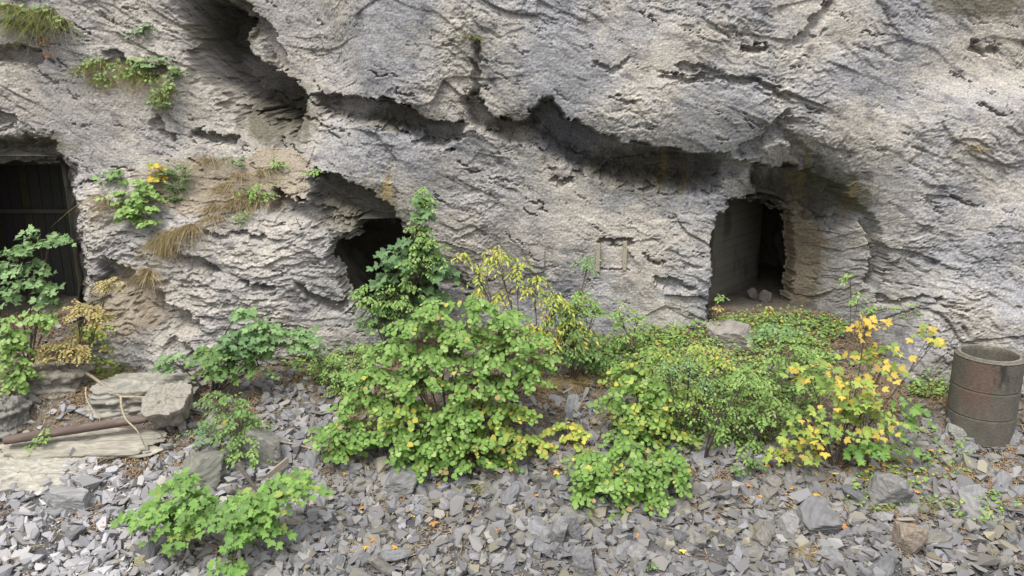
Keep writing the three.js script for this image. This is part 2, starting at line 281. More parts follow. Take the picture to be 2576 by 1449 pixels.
const rockBump = grainTexture(512, 1, (x, y) => 0.5 + 0.35 * fbm(x * 34, y * 60, 4) + 0.12 * noise(x * 200, y * 200));
const grit = grainTexture(1024, 2, (x, y) => 0.86 + 0.2 * fbm(x * 56, y * 70, 5)); grit.colorSpace = THREE.SRGBColorSpace;
// the hollows behind the openings: rough rock tubes that run back into the hill and close
function hollow(pts, z0, depth, lean, grow, seed) {
  const p = [], N = 150, M = Math.round(depth / 0.05), pos = [], col = [], uv = [], idx = [], L = [0]; for (let i = 0; i < pts.length; i += 2) p.push(onPlane(pts[i], pts[i + 1], broad(Math.max(0, pts[i]), pts[i + 1]) - 0.22));
  for (let i = 0; i < p.length; i++) L.push(L[i] + p[i].distanceTo(p[(i + 1) % p.length]));
  let cx = 0, cy = 0; for (const q of p) { cx += q.x / p.length; cy += q.y / p.length; }
  for (let m = 0; m <= M; m++) { const t = m / M, d = t * depth, shrink = (1 + grow * sstep(0, 0.25, t)) * Math.sqrt(Math.max(0, 1 - Math.max(0, (t - 0.7) / 0.3) ** 2));
    for (let i = 0; i <= N; i++) { const s = (i % N) / N * L[p.length]; let k = 0; while (L[k + 1] < s) k++; const q = p[k].clone().lerp(p[(k + 1) % p.length], (s - L[k]) / (L[k + 1] - L[k]));
      const r = shrink * (1 + sstep(0, 0.1, t) * (0.16 * fbm(s * 1.1 + seed, d * 1.4, 4) + 0.07 * facets(s * 4, d * 3, seed)));
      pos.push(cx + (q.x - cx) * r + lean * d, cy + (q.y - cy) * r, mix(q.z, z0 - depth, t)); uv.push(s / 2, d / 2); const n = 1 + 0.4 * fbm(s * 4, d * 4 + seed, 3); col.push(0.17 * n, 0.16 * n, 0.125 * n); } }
  for (let m = 0; m < M; m++) for (let i = 0; i < N; i++) { const a = m * (N + 1) + i; idx.push(a, a + 1, a + N + 1, a + 1, a + N + 2, a + N + 1); }
  const g = new THREE.BufferGeometry(); g.setAttribute('position', new THREE.Float32BufferAttribute(pos, 3)); g.setAttribute('color', new THREE.Float32BufferAttribute(col, 3)); g.setAttribute('uv', new THREE.Float32BufferAttribute(uv, 2)); g.setIndex(idx); g.computeVertexNormals(); return g;
}
const cliffMat = new THREE.MeshStandardMaterial({ vertexColors: true, roughness: 0.95, map: grit, bumpMap: rockBump, bumpScale: 0.011, side: THREE.DoubleSide });
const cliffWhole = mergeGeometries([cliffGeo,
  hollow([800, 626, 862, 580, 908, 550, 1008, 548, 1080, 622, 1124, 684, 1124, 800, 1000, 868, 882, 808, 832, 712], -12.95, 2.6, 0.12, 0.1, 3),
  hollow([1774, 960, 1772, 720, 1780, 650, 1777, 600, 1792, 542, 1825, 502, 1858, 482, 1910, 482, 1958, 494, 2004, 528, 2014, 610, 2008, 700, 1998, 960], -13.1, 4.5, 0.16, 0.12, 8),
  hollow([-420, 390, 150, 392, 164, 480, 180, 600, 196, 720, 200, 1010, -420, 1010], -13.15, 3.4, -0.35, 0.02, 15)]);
const cliff = new THREE.Mesh(cliffWhole, cliffMat); cliff.name = 'cliff'; cliff.castShadow = cliff.receiveShadow = true; scene.add(cliff);
tag(cliff, 'grey limestone cliff face with ledges, overhangs and tunnel mouths above the rubble slope', 'cliff', null, 'structure');

// ---------------------------------------------------------------- the ground: one sheet, a rubble slope that climbs to the foot of the cliff
function groundY(x, z) {
  const d = -z;
  let y = d > 8.15 ? 0.32 * (d - 8.15) : 0.3 * (d - 8.15);
  if (d > 12.9) y = mix(1.52, 1.72, sstep(12.9, 13.6, d));
  if (d < 5) y = mix(-1.6, y, sstep(0, 5, d));
  y += 0.14 * sstep(1.5, 3, x) * sstep(6.3, 4.6, x) * sstep(9.8, 12, d) * sstep(14, 12.4, d);      // hummock below the tunnel
  y += 0.1 * fbm(x * 0.45 + 8, z * 0.45, 3) * sstep(14, 12.5, d) + 0.06 * fbm(x * 1.7, z * 1.7 + 20, 3);
  return y;
}
function onGround(u, v, lift = 0) {                                    // where a sight line meets the slope
  const s = sight(u, v); let t = 6;
  for (let i = 0; i < 1200; i++) { t += 0.01; if (EYE.y + s.y * t <= groundY(s.x * t, s.z * t) + lift) break; }
  return new THREE.Vector3(s.x * t, groundY(s.x * t, s.z * t), s.z * t);
}
const earthGeo = new THREE.BufferGeometry();
{
  const gx = lines(-9.6, 9.6, 0.05, -90, 90), gz = lines(-17, -6.5, 0.05, -60, 90), W = gx.length, H = gz.length, pos = [], col = [], uv = [], idx = [];
  for (let j = 0; j < H; j++) for (let i = 0; i < W; i++) {
    const x = gx[i], z = gz[j], far = Math.max(Math.abs(x) - 9.6, 0) + Math.max(z + 6.5, 0);
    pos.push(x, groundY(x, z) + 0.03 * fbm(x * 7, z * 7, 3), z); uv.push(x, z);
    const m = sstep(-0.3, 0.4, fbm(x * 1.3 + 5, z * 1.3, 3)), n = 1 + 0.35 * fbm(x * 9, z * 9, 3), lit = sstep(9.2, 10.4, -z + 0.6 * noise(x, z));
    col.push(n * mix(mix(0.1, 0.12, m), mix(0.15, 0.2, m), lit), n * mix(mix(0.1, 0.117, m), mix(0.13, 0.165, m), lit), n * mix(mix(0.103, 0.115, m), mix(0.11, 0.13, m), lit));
  }
  for (let j = 0; j < H - 1; j++) for (let i = 0; i < W - 1; i++) { const a = j * W + i; idx.push(a, a + W, a + 1, a + 1, a + W, a + W + 1); }
  earthGeo.setAttribute('position', new THREE.Float32BufferAttribute(pos, 3)); earthGeo.setAttribute('color', new THREE.Float32BufferAttribute(col, 3)); earthGeo.setAttribute('uv', new THREE.Float32BufferAttribute(uv, 2)); earthGeo.setIndex(idx); earthGeo.computeVertexNormals();
}
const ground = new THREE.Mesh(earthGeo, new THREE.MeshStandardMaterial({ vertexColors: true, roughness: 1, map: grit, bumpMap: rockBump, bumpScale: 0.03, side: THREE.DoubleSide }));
ground.name = 'ground'; ground.receiveShadow = ground.castShadow = true; scene.add(ground);
tag(ground, 'sloping ground of slate rubble and dry litter at the foot of the cliff', 'ground', null, 'structure');
// ---------------------------------------------------------------- stones
// a block of broken slate: the space inside a handful of random cutting planes, edges slightly worn
function rockGeo(seed, detail, opt = {}) {
  const r = rng(seed), planes = [], P = (x, y, z, d) => { const l = Math.hypot(x, y, z); planes.push([x / l, y / l, z / l, d]); };
  const j = () => (r() - 0.5) * (opt.skew ?? 0.5);
  P(1, j(), j(), 0.72 + 0.25 * r()); P(-1, j(), j(), 0.72 + 0.25 * r()); P(j(), j(), 1, 0.72 + 0.25 * r()); P(j(), j(), -1, 0.72 + 0.25 * r());
  P(j() * 0.6, 1, j() * 0.6, 0.75 + 0.15 * r()); P(j() * 0.6, -1, j() * 0.6, 0.8);
  for (let i = 0; i < (opt.cuts ?? 7); i++) { const a = r() * 6.283, b = (r() - 0.4) * 1.5; P(Math.cos(a), b, Math.sin(a), 0.74 + 0.3 * r()); }
  const g = new THREE.IcosahedronGeometry(1, detail), p = g.attributes.position, uv = g.attributes.uv;
  for (let i = 0; i < p.count; i++) {
    let x = p.getX(i), y = p.getY(i), z = p.getZ(i), d = 9;
    for (const [a, b, c, e] of planes) { const k = a * x + b * y + c * z; if (k > 0.01) d = Math.min(d, e / k); }
    d = Math.min(d, 1.5);
    if (opt.rough) { const k = opt.rough; d *= 1 + k * fbm(x * 2.2 + z * 1.3 + seed, y * 5 + z * 2, 3) + k * 0.5 * noise(x * 9 + seed, y * 14 + z * 8); }
    p.setXYZ(i, x * d, y * d, z * d); uv.setXY(i, (x * d + z * d * 0.6) * 0.25 + seed * 0.13, (y * d + z * d * 0.5) * 0.25);
  }
  g.computeVertexNormals(); return g;
}
const slateBump = grainTexture(256, 3, (x, y) => 0.5 + 0.4 * fbm(x * 16, y * 26, 5));
const slateMap = grainTexture(256, 4, (x, y) => 0.88 + 0.17 * fbm(x * 16 + 4, y * 20, 5)); slateMap.colorSpace = THREE.SRGBColorSpace;
const stoneMat = (r, g, b) => { const m = new THREE.MeshStandardMaterial({ roughness: 0.9, map: slateMap, bumpMap: slateBump, bumpScale: 0.012 }); m.color.setRGB(r, g, b); return m; };
const STONES = Array.from({ length: 14 }, (_, i) => rockGeo(100 + i, 3, { rough: 0.035, cuts: 5 + i % 6, skew: 0.7 }));
const STONE_MATS = [stoneMat(0.2, 0.205, 0.215), stoneMat(0.17, 0.172, 0.182), stoneMat(0.215, 0.215, 0.225), stoneMat(0.14, 0.143, 0.15), stoneMat(0.21, 0.2, 0.18), stoneMat(0.24, 0.235, 0.235), stoneMat(0.19, 0.182, 0.16)];
const slopeN = (x, z) => new THREE.Vector3(groundY(x - 0.08, z) - groundY(x + 0.08, z), 0.16, groundY(x, z - 0.08) - groundY(x, z + 0.08)).normalize();
const UP = new THREE.Vector3(0, 1, 0), Q = new THREE.Quaternion(), Q2 = new THREE.Quaternion(), E = new THREE.Euler();
function lie(x, z, r, tilt) { Q.setFromUnitVectors(UP, slopeN(x, z)); E.set((r() - 0.5) * tilt, r() * 6.283, (r() - 0.5) * tilt); return Q.multiply(Q2.setFromEuler(E)).clone(); }
// how stony, by the photograph: bare rubble below, litter and plants above
function stony(u, v) {
  let k = sstep(1010, 1160, v + 30 * noise(u * 0.01, v * 0.01));
  k = Math.max(k, 0.75 * sstep(540, 700, u) * sstep(900, 800, u) * sstep(930, 980, v));
  k = Math.max(k, 0.6 * sstep(1280, 1340, u) * sstep(1520, 1460, u) * sstep(970, 1020, v));
  k = Math.max(k, 0.7 * sstep(2250, 2350, u) * sstep(1020, 1100, v));
  if (u < 480) k *= sstep(1120, 1190, v + (u - 300) * 0.14);
  return k;
}
{ // stones large enough to pick apart: pieces of the ground, one by one
  const r = rng(21); let n = 0;
  for (let t = 0; t < 6000 && n < 285; t++) {
    const u = r() * 2576, v = 1000 + 449 * Math.pow(r(), 0.8); if (r() > stony(u, v) * (u < 700 ? 0.45 : u > 1500 ? 1 : 0.8)) continue;
    const p = onGround(u, v), w = 0.055 + 0.105 * Math.pow(r(), 2);
    const m = part(ground, numbered('stone'), STONES[Math.floor(r() * STONES.length)], STONE_MATS[Math.floor(r() * (u > 1700 ? 7 : 6))]);
    m.scale.set(w * (0.9 + 0.7 * r()), w * (0.28 + 0.35 * r()), w * (0.7 + 0.4 * r()));
    m.quaternion.copy(lie(p.x, p.z, r, r() < 0.18 ? 1.7 : 0.75)); m.position.copy(p); m.position.y += m.scale.y * 0.35 + 0.015; n++;
  }
}
{ // the rubble between them
  const r = rng(22), heap = new THREE.Group(); heap.name = 'rubble'; scene.add(heap); tag(heap, 'broken slate rubble and chips covering the lower slope', 'rubble', null, 'stuff');
  const kinds = Array.from({ length: 12 }, (_, i) => { const q = rng(300 + i), pts = []; for (let k = 0; k < 8 + i % 4; k++) { const a = q() * 6.283, y = q() < 0.5 ? 0.9 : -0.9; pts.push(new THREE.Vector3(Math.cos(a) * (0.75 + 0.5 * q()), y * (0.7 + 0.5 * q()), Math.sin(a) * (0.75 + 0.5 * q()))); } return new ConvexGeometry(pts); }), sets = kinds.map(() => []);
  const M = new THREE.Matrix4(), S = new THREE.Vector3(), C = new THREE.Color();
  const add = (x, z, w, lift) => {
    const q = lie(x, z, r, r() < 0.2 ? 1.8 : 0.8); S.set(w * (0.8 + 0.8 * r()), w * (0.28 + 0.4 * r()), w * (0.6 + 0.5 * r()));
    const [u] = proj(x, groundY(x, z), z), left = sstep(1100, 200, u);
    const b = (0.105 + 0.14 * r() * r() + (r() < 0.04 && w < 0.045 ? 0.1 : 0)) * (1 + 0.7 * left), wm = 0.02 + r() * r() * 0.36 * (1 - 0.5 * left); C.setRGB(b * (1 + wm * 0.5), b * (1 + wm * 0.2), b * (1.1 - wm));
    sets[Math.floor(r() * kinds.length)].push([M.compose(new THREE.Vector3(x, groundY(x, z) + lift * w, z), q, S).clone(), C.clone()]);
  };
  for (let i = 0; i < 150000; i++) {
    const x = (r() - 0.5) * 19, z = -13.3 + 7.2 * r(), [u, v] = proj(x, groundY(x, z), z); if (v > 1600) continue;
    const k = stony(u, v), f = Math.pow(r(), 2.4);
    const patch = sstep(-0.35, 0.25, fbm(x * 0.9 + 60, z * 1.2, 3)); if (r() > k * (0.16 + 0.34 * patch) + 0.04) continue;
    if (u > 1750 && v < 1330 && r() < 0.3 * sstep(0, 0.3, fbm(x * 1.1 + 30, z * 1.1, 3))) continue;
    add(x, z, 0.014 + 0.075 * f + (r() < 0.03 ? 0.035 : 0), 0.15 + 0.5 * r());
  }
  for (let i = 0; i < 60000; i++) { const x = (r() - 0.5) * 19, z = -13.3 + 7.2 * r(), [u, v] = proj(x, groundY(x, z), z); if (v < 1600 && r() < 0.55 * stony(u, v) + 0.06) add(x, z, 0.006 + 0.01 * r(), 0.6); }
  sets.forEach((s, i) => { const im = new THREE.InstancedMesh(kinds[i], new THREE.MeshStandardMaterial({ roughness: 0.92 }), s.length); s.forEach(([m, c], k) => { im.setMatrixAt(k, m); im.setColorAt(k, c); }); im.name = numbered('rubble_stones'); im.userData.kind = 'stuff'; im.castShadow = im.receiveShadow = true; heap.add(im); });
}
{ // dry needles, twigs and leaf scraps
  const r = rng(23), bits = []; const M = new THREE.Matrix4(), C = new THREE.Color();
  const g = new THREE.BoxGeometry(1, 0.07, 0.1), v0 = g.attributes.position; for (let i = 0; i < v0.count; i++) v0.setY(i, v0.getY(i) + 0.1 * (v0.getX(i) ** 2) * 4);
  for (let i = 0; i < 170000; i++) {
    const x = (r() - 0.5) * 19, z = -13.4 + 6 * r(), [u, v] = proj(x, groundY(x, z), z), clump = sstep(-0.05, 0.35, fbm(x * 1.1 + 30, z * 1.1, 3));
    const by = sstep(1750, 2050, u) * sstep(1080, 1130, v) * sstep(1340, 1220, v); if (r() > 0.75 * by * (0.35 + clump) + (1 - 0.9 * stony(u, v)) * 0.75 * (0.25 + clump) + 0.45 * clump * stony(u, v) * sstep(1500, 1150, v)) continue;
    const L = (0.03 + 0.07 * r()) * (r() < 0.03 ? 3.5 : 1), q = lie(x, z, r, 0.9), b = 0.55 + 0.7 * r(); C.setRGB(0.215 * b, (0.135 + 0.04 * r()) * b, 0.09 * b);
    bits.push([M.compose(new THREE.Vector3(x, groundY(x, z) + 0.02 + 0.03 * r(), z), q, new THREE.Vector3(L, 0.06 + 0.04 * r(), 0.06 + 0.08 * r())).clone(), C.clone()]);
  }
  const im = new THREE.InstancedMesh(g, new THREE.MeshStandardMaterial({ roughness: 1 }), bits.length); bits.forEach(([m, c], k) => { im.setMatrixAt(k, m); im.setColorAt(k, c); });
  im.name = 'leaf_litter'; im.castShadow = im.receiveShadow = true; scene.add(im); tag(im, 'dry reddish brown needles and twigs strewn over the slope', 'litter', null, 'stuff');
}
// the boulders one can name
function boulder(label, u0, v0, u1, v1, deep, rgb, seed, opt = {}) {
  const p = onGround((u0 + u1) / 2, v1 - (opt.sink ?? 6)), m = perPx(p), w = (u1 - u0) * m / 2, h = (v1 - v0) * m / 2 / 0.93;
  const o = new THREE.Mesh(rockGeo(seed, opt.detail ?? 8, { rough: opt.rough ?? 0.05, cuts: opt.cuts ?? 6, skew: opt.skew ?? 0.6 }), stoneMat(...rgb));
  o.name = numbered('boulder'); o.castShadow = o.receiveShadow = true; o.scale.set(w * 1.12, h * 1.12, deep); o.position.set(p.x, p.y + h * 0.8, p.z - deep * 0.7);
  o.rotation.set(opt.rx ?? 0, opt.ry ?? 0, opt.rz ?? 0); scene.add(o); return tag(o, label, opt.cat ?? 'boulder', opt.group);
}
boulder('long pale slate slab lying tilted on gravel at lower left', 112, 1240, 214, 1300, 0.16, [0.272, 0.272, 0.272], 41, { rz: -0.25, rough: 0.03 });
boulder('grey boulder in shade under the big round leaved bush', 968, 1196, 1056, 1252, 0.22, [0.192, 0.192, 0.188], 42);
boulder('rough triangular boulder with grass at its foot on right slope', 2196, 1206, 2284, 1284, 0.22, [0.216, 0.212, 0.204], 43, { rz: 0.1, cuts: 9 });
boulder('broad flat slab bedded in rubble below the yellow maple', 2014, 1290, 2120, 1346, 0.26, [0.17, 0.17, 0.175], 44, { sink: 2, rx: 0.25, rough: 0.03 });
boulder('rusty brown block standing in rubble at lower right', 2260, 1330, 2318, 1406, 0.15, [0.25, 0.205, 0.165], 45, { rz: -0.2 });
boulder('slate slab propped on end below the small round leaved bush', 1384, 1310, 1424, 1384, 0.12, [0.208, 0.208, 0.208], 46, { rz: -0.1 });
boulder('thin slate slab leaning beside the propped slab', 1418, 1300, 1462, 1376, 0.1, [0.192, 0.192, 0.196], 47, { rz: 0.3 });
boulder('dark boulder cut by the lower edge of the picture', 1446, 1392, 1496, 1462, 0.18, [0.176, 0.176, 0.180], 48);
boulder('smooth yellowish pebble on gravel below the young green maple', 338, 1408, 368, 1438, 0.08, [0.336, 0.312, 0.192], 49, { rough: 0.02, cuts: 10, cat: 'pebble' });
boulder('pinkish boulder among undergrowth in front of the tunnel', 1796, 826, 1900, 884, 0.3, [0.29, 0.265, 0.24], 50);
boulder('mossy grey block behind the young green maple', 450, 1150, 550, 1236, 0.25, [0.200, 0.200, 0.168], 51, { rough: 0.04 });
boulder('greenish slab tilted beside a weathered plank', 600, 1090, 706, 1176, 0.2, [0.216, 0.212, 0.188], 52, { rz: -0.4 });
boulder('round grey stone resting against the concrete pipe', 2386, 1082, 2436, 1116, 0.13, [0.288, 0.288, 0.264], 53, { cuts: 12, cat: 'stone' });
boulder('dark blocky stone at right foot of the concrete pipe', 2532, 1098, 2576, 1132, 0.15, [0.200, 0.200, 0.200], 54, { cat: 'stone' });
boulder('pale rock in the tunnel, left of two', 1884, 730, 1908, 762, 0.09, [0.18, 0.165, 0.14], 55, { rough: 0.12, cuts: 10, rz: 0.5, cat: 'stone' });
boulder('pale rock in the tunnel, right of two', 1912, 736, 1940, 768, 0.1, [0.17, 0.16, 0.135], 56, { rough: 0.12, cuts: 10, rz: -0.4, cat: 'stone' });

// bedded rock: a slab built of thin layers, each with its own worn edge
function beddedGeo(seed, layers, opt = {}) {
  const r = rng(seed), N = 90, pos = [], uv = [], idx = [], col = [], K = layers * 3;
  const inset = Array.from({ length: layers }, () => r() * (opt.step ?? 0.16));
  for (let k = 0; k <= K + 9; k++) {
    const kk = Math.min(k, K), y = -1 + 2 * kk / K, l = Math.min(layers - 1, Math.floor(kk / 3)), edge = kk % 3;
    for (let i = 0; i <= N; i++) {
      const a = (i % N) / N * 6.2832, c = Math.cos(a), s = Math.sin(a), sq = 1 / Math.pow(Math.pow(Math.abs(c), 3.4) + Math.pow(Math.abs(s), 3.4), 1 / 3.4);
      let d = sq * (1 - inset[l] - (edge === 0 ? 0.03 : 0) - (opt.taper ?? 0.12) * (y + 1) / 2 + 0.1 * fbm(c * 2.2 + l * 0.6 + seed, s * 2.2, 5) + 0.09 * facets(c * 4 + l * 3.3, s * 4, seed % 50) + 0.03 * facets(c * 14 + l, s * 14 + kk, 9));
      if (k > K) d *= [0.97, 0.88, 0.78, 0.66, 0.54, 0.42, 0.3, 0.16, 0][k - K - 1];
      pos.push(c * d, y + (k > K ? 0.0 : 0) + 0.12 * fbm(c * d * 1.4 + seed, s * d * 1.4, 3) * (opt.wave ?? 1) + (k > K ? 0.16 * facets(c * d * 3, s * d * 3, 4) + 0.08 * facets(c * d * 9, s * d * 9, 14) + 0.06 * fbm(c * d * 5, s * d * 5 + seed, 3) : 0), s * d);
      uv.push(c * d * 0.4 + a * 0.1, y * 0.4 + s * d * 0.4);
      const t = 0.85 + 0.3 * hash2(l, seed & 255) + 0.3 * fbm(c * 4 + l, s * 4 + k * 0.7, 3), w = opt.rgb; col.push(w[0] * t, w[1] * t, w[2] * t);
    }
  }
  for (let k = 0; k < K + 9; k++) for (let i = 0; i < N; i++) { const a = k * (N + 1) + i; idx.push(a, a + N + 1, a + 1, a + 1, a + N + 1, a + N + 2); }
  const g = new THREE.BufferGeometry(); g.setAttribute('position', new THREE.Float32BufferAttribute(pos, 3)); g.setAttribute('color', new THREE.Float32BufferAttribute(col, 3)); g.setAttribute('uv', new THREE.Float32BufferAttribute(uv, 2)); g.setIndex(idx); g.computeVertexNormals(); return g;
}
const beddedMat = new THREE.MeshStandardMaterial({ vertexColors: true, roughness: 0.93, map: slateMap, bumpMap: slateBump, bumpScale: 0.015, side: THREE.DoubleSide });
function outcrop(name, label, cat, u0, v0, u1, v1, deep, rgb, seed, layers, opt = {}) {
  const p = onGround((u0 + u1) / 2, v1 - 4), m = perPx(p), w = (u1 - u0) * m / 2, h = (v1 - v0) * m / 2;
  const o = new THREE.Mesh(beddedGeo(seed, layers, { ...opt, rgb }), beddedMat); o.name = numbered(name); o.castShadow = o.receiveShadow = true;
  o.scale.set(w, opt.h ?? h, deep); o.position.set(p.x, p.y + (opt.h ?? h) * 0.6 + (opt.lift ?? 0), p.z - deep * (opt.back ?? 0.85)); o.rotation.set(opt.rx ?? 0, opt.ry ?? 0, opt.rz ?? 0); scene.add(o); return tag(o, label, cat);
}
outcrop('bedrock_ledge', 'cream coloured layered bedrock shelf below the rusty steel pipe', 'bedrock', -60, 1100, 410, 1172, 0.36, [0.35, 0.325, 0.27], 61, 6, { rz: 0.04, rx: 0.25, h: 0.13, step: 0.2 });
outcrop('bedrock_ledge', 'pale worn bedrock slab at lower left edge of the rubble', 'bedrock', -80, 1180, 170, 1255, 0.36, [0.38, 0.36, 0.31], 62, 5, { rz: -0.03, rx: 0.3, h: 0.12, wave: 1.6, step: 0.2, back: 0.9 });
outcrop('bedrock_ledge', 'grey green layered bedrock above the rusty steel pipe', 'bedrock', 180, 965, 500, 1062, 0.5, [0.29, 0.28, 0.24], 63, 9, { rz: 0.05 });
outcrop('bedrock_ledge', 'dark broken bedrock at left edge beside the pipe end', 'bedrock', -80, 1010, 48, 1120, 0.4, [0.21, 0.205, 0.18], 64, 9, { step: 0.3 });
outcrop('bedrock_ledge', 'brown layered bedrock under the tan leaved shrub', 'bedrock', 20, 930, 215, 1010, 0.4, [0.27, 0.25, 0.21], 65, 6, { step: 0.3 });
outcrop('flat_boulder', 'flat topped grey boulder resting on the end of the rusty pipe', 'boulder', 378, 1040, 470, 1104, 0.26, [0.29, 0.27, 0.23], 66, 2, { step: 0.04, taper: -0.25, rx: 0.42, rz: 0.06, h: 0.15, lift: 0.34, wave: 0.6, back: 0.5 });
// ---------------------------------------------------------------- made things
function tube(pts, r0, r1, sides = 6, seg = 0) {                       // a tapered round stem along a smooth line
  const c = new THREE.CatmullRomCurve3(pts), n = seg || Math.max(3, pts.length * 3), pos = [], nor = [], uv = [], idx = [], f = c.computeFrenetFrames(n, false), L = c.getLength();
  for (let i = 0; i <= n; i++) { const t = i / n, p = c.getPointAt(t), r = mix(r0, r1, t); for (let k = 0; k <= sides; k++) { const a = k / sides * 6.2832, d = f.normals[i].clone().multiplyScalar(Math.cos(a)).addScaledVector(f.binormals[i], Math.sin(a)); nor.push(d.x, d.y, d.z); pos.push(p.x + d.x * r, p.y + d.y * r, p.z + d.z * r); uv.push(k / sides * 0.2, t * L); } }
  for (let i = 0; i < n; i++) for (let k = 0; k < sides; k++) { const a = i * (sides + 1) + k; idx.push(a, a + 1, a + sides + 1, a + 1, a + sides + 2, a + sides + 1); }
  for (const e of [0, n]) { const b = pos.length / 3, p = c.getPointAt(e / n), t = c.getTangentAt(e / n).multiplyScalar(e ? 1 : -1); pos.push(p.x, p.y, p.z); nor.push(t.x, t.y, t.z); uv.push(0, 0); for (let k = 0; k < sides; k++) { const a = e * (sides + 1) + k; e ? idx.push(b, a, a + 1) : idx.push(b, a + 1, a); } }
  const g = new THREE.BufferGeometry(); g.setAttribute('position', new THREE.Float32BufferAttribute(pos, 3)); g.setAttribute('normal', new THREE.Float32BufferAttribute(nor, 3)); g.setAttribute('uv', new THREE.Float32BufferAttribute(uv, 2)); g.setIndex(idx); return g;
}
const barkMat = (r, g, b) => { const m = new THREE.MeshStandardMaterial({ roughness: 0.9, map: slateMap, bumpMap: slateBump, bumpScale: 0.004 }); m.color.setRGB(r, g, b); return m; };
{ // stacked concrete rings
  const front = onGround(2466, 1140), topY = onPlane(2480, 913, front.z).y, R = 0.437, H = topY - front.y + 0.06, base = V3(onPlane(2470, 1020, front.z - R).x, front.y - 0.06, front.z - R);
  const t = thing('concrete_pipe', 'weathered concrete manhole pipe of stacked rings standing in rubble by the cliff', 'concrete pipe', base);
  const heights = [0, 0.14, 0.56, 0.985, H - 0.01].map((y, i) => i < 4 ? (y / 0.985) * (H - 0.47) : H);
  const mat = new THREE.MeshStandardMaterial({ vertexColors: true, roughness: 0.9, bumpMap: rockBump, bumpScale: 0.004, map: grit, side: THREE.DoubleSide });
  for (let n = 0; n < 4; n++) {
    const a = heights[n] + 0.003, b = heights[n + 1] - 0.003, prof = [[R - 0.07, a], [R - 0.012, a], [R, a + 0.008]];
    for (let y = a + 0.03; y < b - 0.015; y += 0.025) prof.push([R, y]);
    if (n < 3) prof.push([R, b - 0.008], [R - 0.01, b], [R - 0.07, b]);
    else prof.push([R, b - 0.05], [R - 0.004, b - 0.042], [R - 0.03, b - 0.04], [R - 0.034, b - 0.004], [R - 0.04, b], [R - 0.075, b], [R - 0.08, b - 0.006]);
    for (let y = b - 0.03; y > a; y -= 0.04) prof.push([R - 0.08, y]);
    const g = new THREE.LatheGeometry(prof.map(([x, y]) => new THREE.Vector2(x, y)), 96), p = g.attributes.position, col = [];
    for (let i = 0; i < p.count; i++) {
      const x = p.getX(i), y = p.getY(i), z = p.getZ(i), an = Math.atan2(x, z), rr = Math.hypot(x, z);
      if (n === 3 && y > b - 0.06) { const k = 0.004 * fbm(an * 6, y * 9, 2); p.setY(i, y + k - (an > 2.5 && an < 2.85 ? 0.03 * (y > b - 0.03) : 0)); }
      const m = 1 + 0.3 * fbm(an * 3, y * 4 + n, 4) + 0.12 * noise(an * 22, y * 26); let c = [0.125 * m, 0.115 * m, 0.093 * m];
      const red = sstep(0.25, 0.05, Math.abs(an + 0.75 + 0.2 * noise(y * 3, 4)) - 0.3) * sstep(0.35, 0.6, y / H) * (rr > R - 0.03); c = [mix(c[0], 0.15, red * 0.75), mix(c[1], 0.093, red * 0.75), mix(c[2], 0.07, red * 0.75)];
      const black = sstep(-0.1, 0.25, noise(an * 5 + 2, y * 2) + 0.3 * noise(an * 14, y * 9) - 0.08) * (n === 3 && rr > R - 0.03 ? sstep(a + 0.03, a + 0.12, y) : 0) * sstep(-0.6, -0.3, an); c = c.map((q) => q * (1 - 0.72 * black));
      if (y < a + 0.012 && n > 0) c = [0.27, 0.25, 0.19]; if (n === 3 && y > b - 0.045) c = [0.18 * m, 0.168 * m, 0.135 * m];
      col.push(...c);
    }
    g.setAttribute('color', new THREE.Float32BufferAttribute(col, 3)); g.computeVertexNormals();
    part(t, 'ring', g, mat);
  }
  const fill = new THREE.CircleGeometry(R - 0.081, 40, 0, 6.2832); fill.rotateX(-Math.PI / 2); const soil = new THREE.MeshStandardMaterial({ roughness: 1, map: grit, bumpMap: rockBump, bumpScale: 0.02 }); soil.color.setRGB(0.23, 0.2, 0.15);
  part(t, 'soil_fill', fill, soil).position.y = H - 0.26;
}
{ // rusty steel pipe, partly under rock
  const a = onGround(40, 1116), b = onGround(392, 1082); a.y += 0.15; b.y += 0.27; a.z += 0.22; b.z += 0.2; const L = a.distanceTo(b), t = thing('steel_pipe', 'rusty brown steel pipe lying across layered bedrock at left', 'steel pipe', a);
  const g = new THREE.LatheGeometry([[0.05, 0], [0.058, 0.001], [0.062, 0.006], ...Array.from({ length: 24 }, (_, i) => [0.062 + 0.0015 * noise(i * 0.7, 3), 0.05 + (L - 0.1) * i / 23]), [0.062, L - 0.006], [0.058, L - 0.001], [0.05, L]].map(([x, y]) => new THREE.Vector2(x, y)), 28), p = g.attributes.position, col = [];
  for (let i = 0; i < p.count; i++) { const x = p.getX(i), y = p.getY(i), z = p.getZ(i), m = 1 + 0.35 * fbm(y * 3 + x * 8, z * 10, 4), k = sstep(0.1, 0.4, fbm(y * 2 + 9, x * 9 + z * 5, 3)); col.push(mix(0.1, 0.15, k) * m, mix(0.072, 0.12, k) * m, mix(0.06, 0.1, k) * m); }
  g.setAttribute('color', new THREE.Float32BufferAttribute(col, 3));
  const inner = new THREE.CylinderGeometry(0.05, 0.05, L, 24, 1, true); inner.translate(0, L / 2, 0);
  const m = new THREE.MeshStandardMaterial({ vertexColors: true, roughness: 0.85, metalness: 0.15, bumpMap: slateBump, bumpScale: 0.004, side: THREE.DoubleSide });
  const q = new THREE.Quaternion().setFromUnitVectors(UP, b.clone().sub(a).normalize());
  part(t, 'pipe_shell', g, m).quaternion.copy(q); const bore = new THREE.MeshStandardMaterial({ roughness: 1, side: THREE.DoubleSide }); bore.color.setRGB(0.09, 0.06, 0.05); part(t, 'bore', inner, bore).quaternion.copy(q);
}
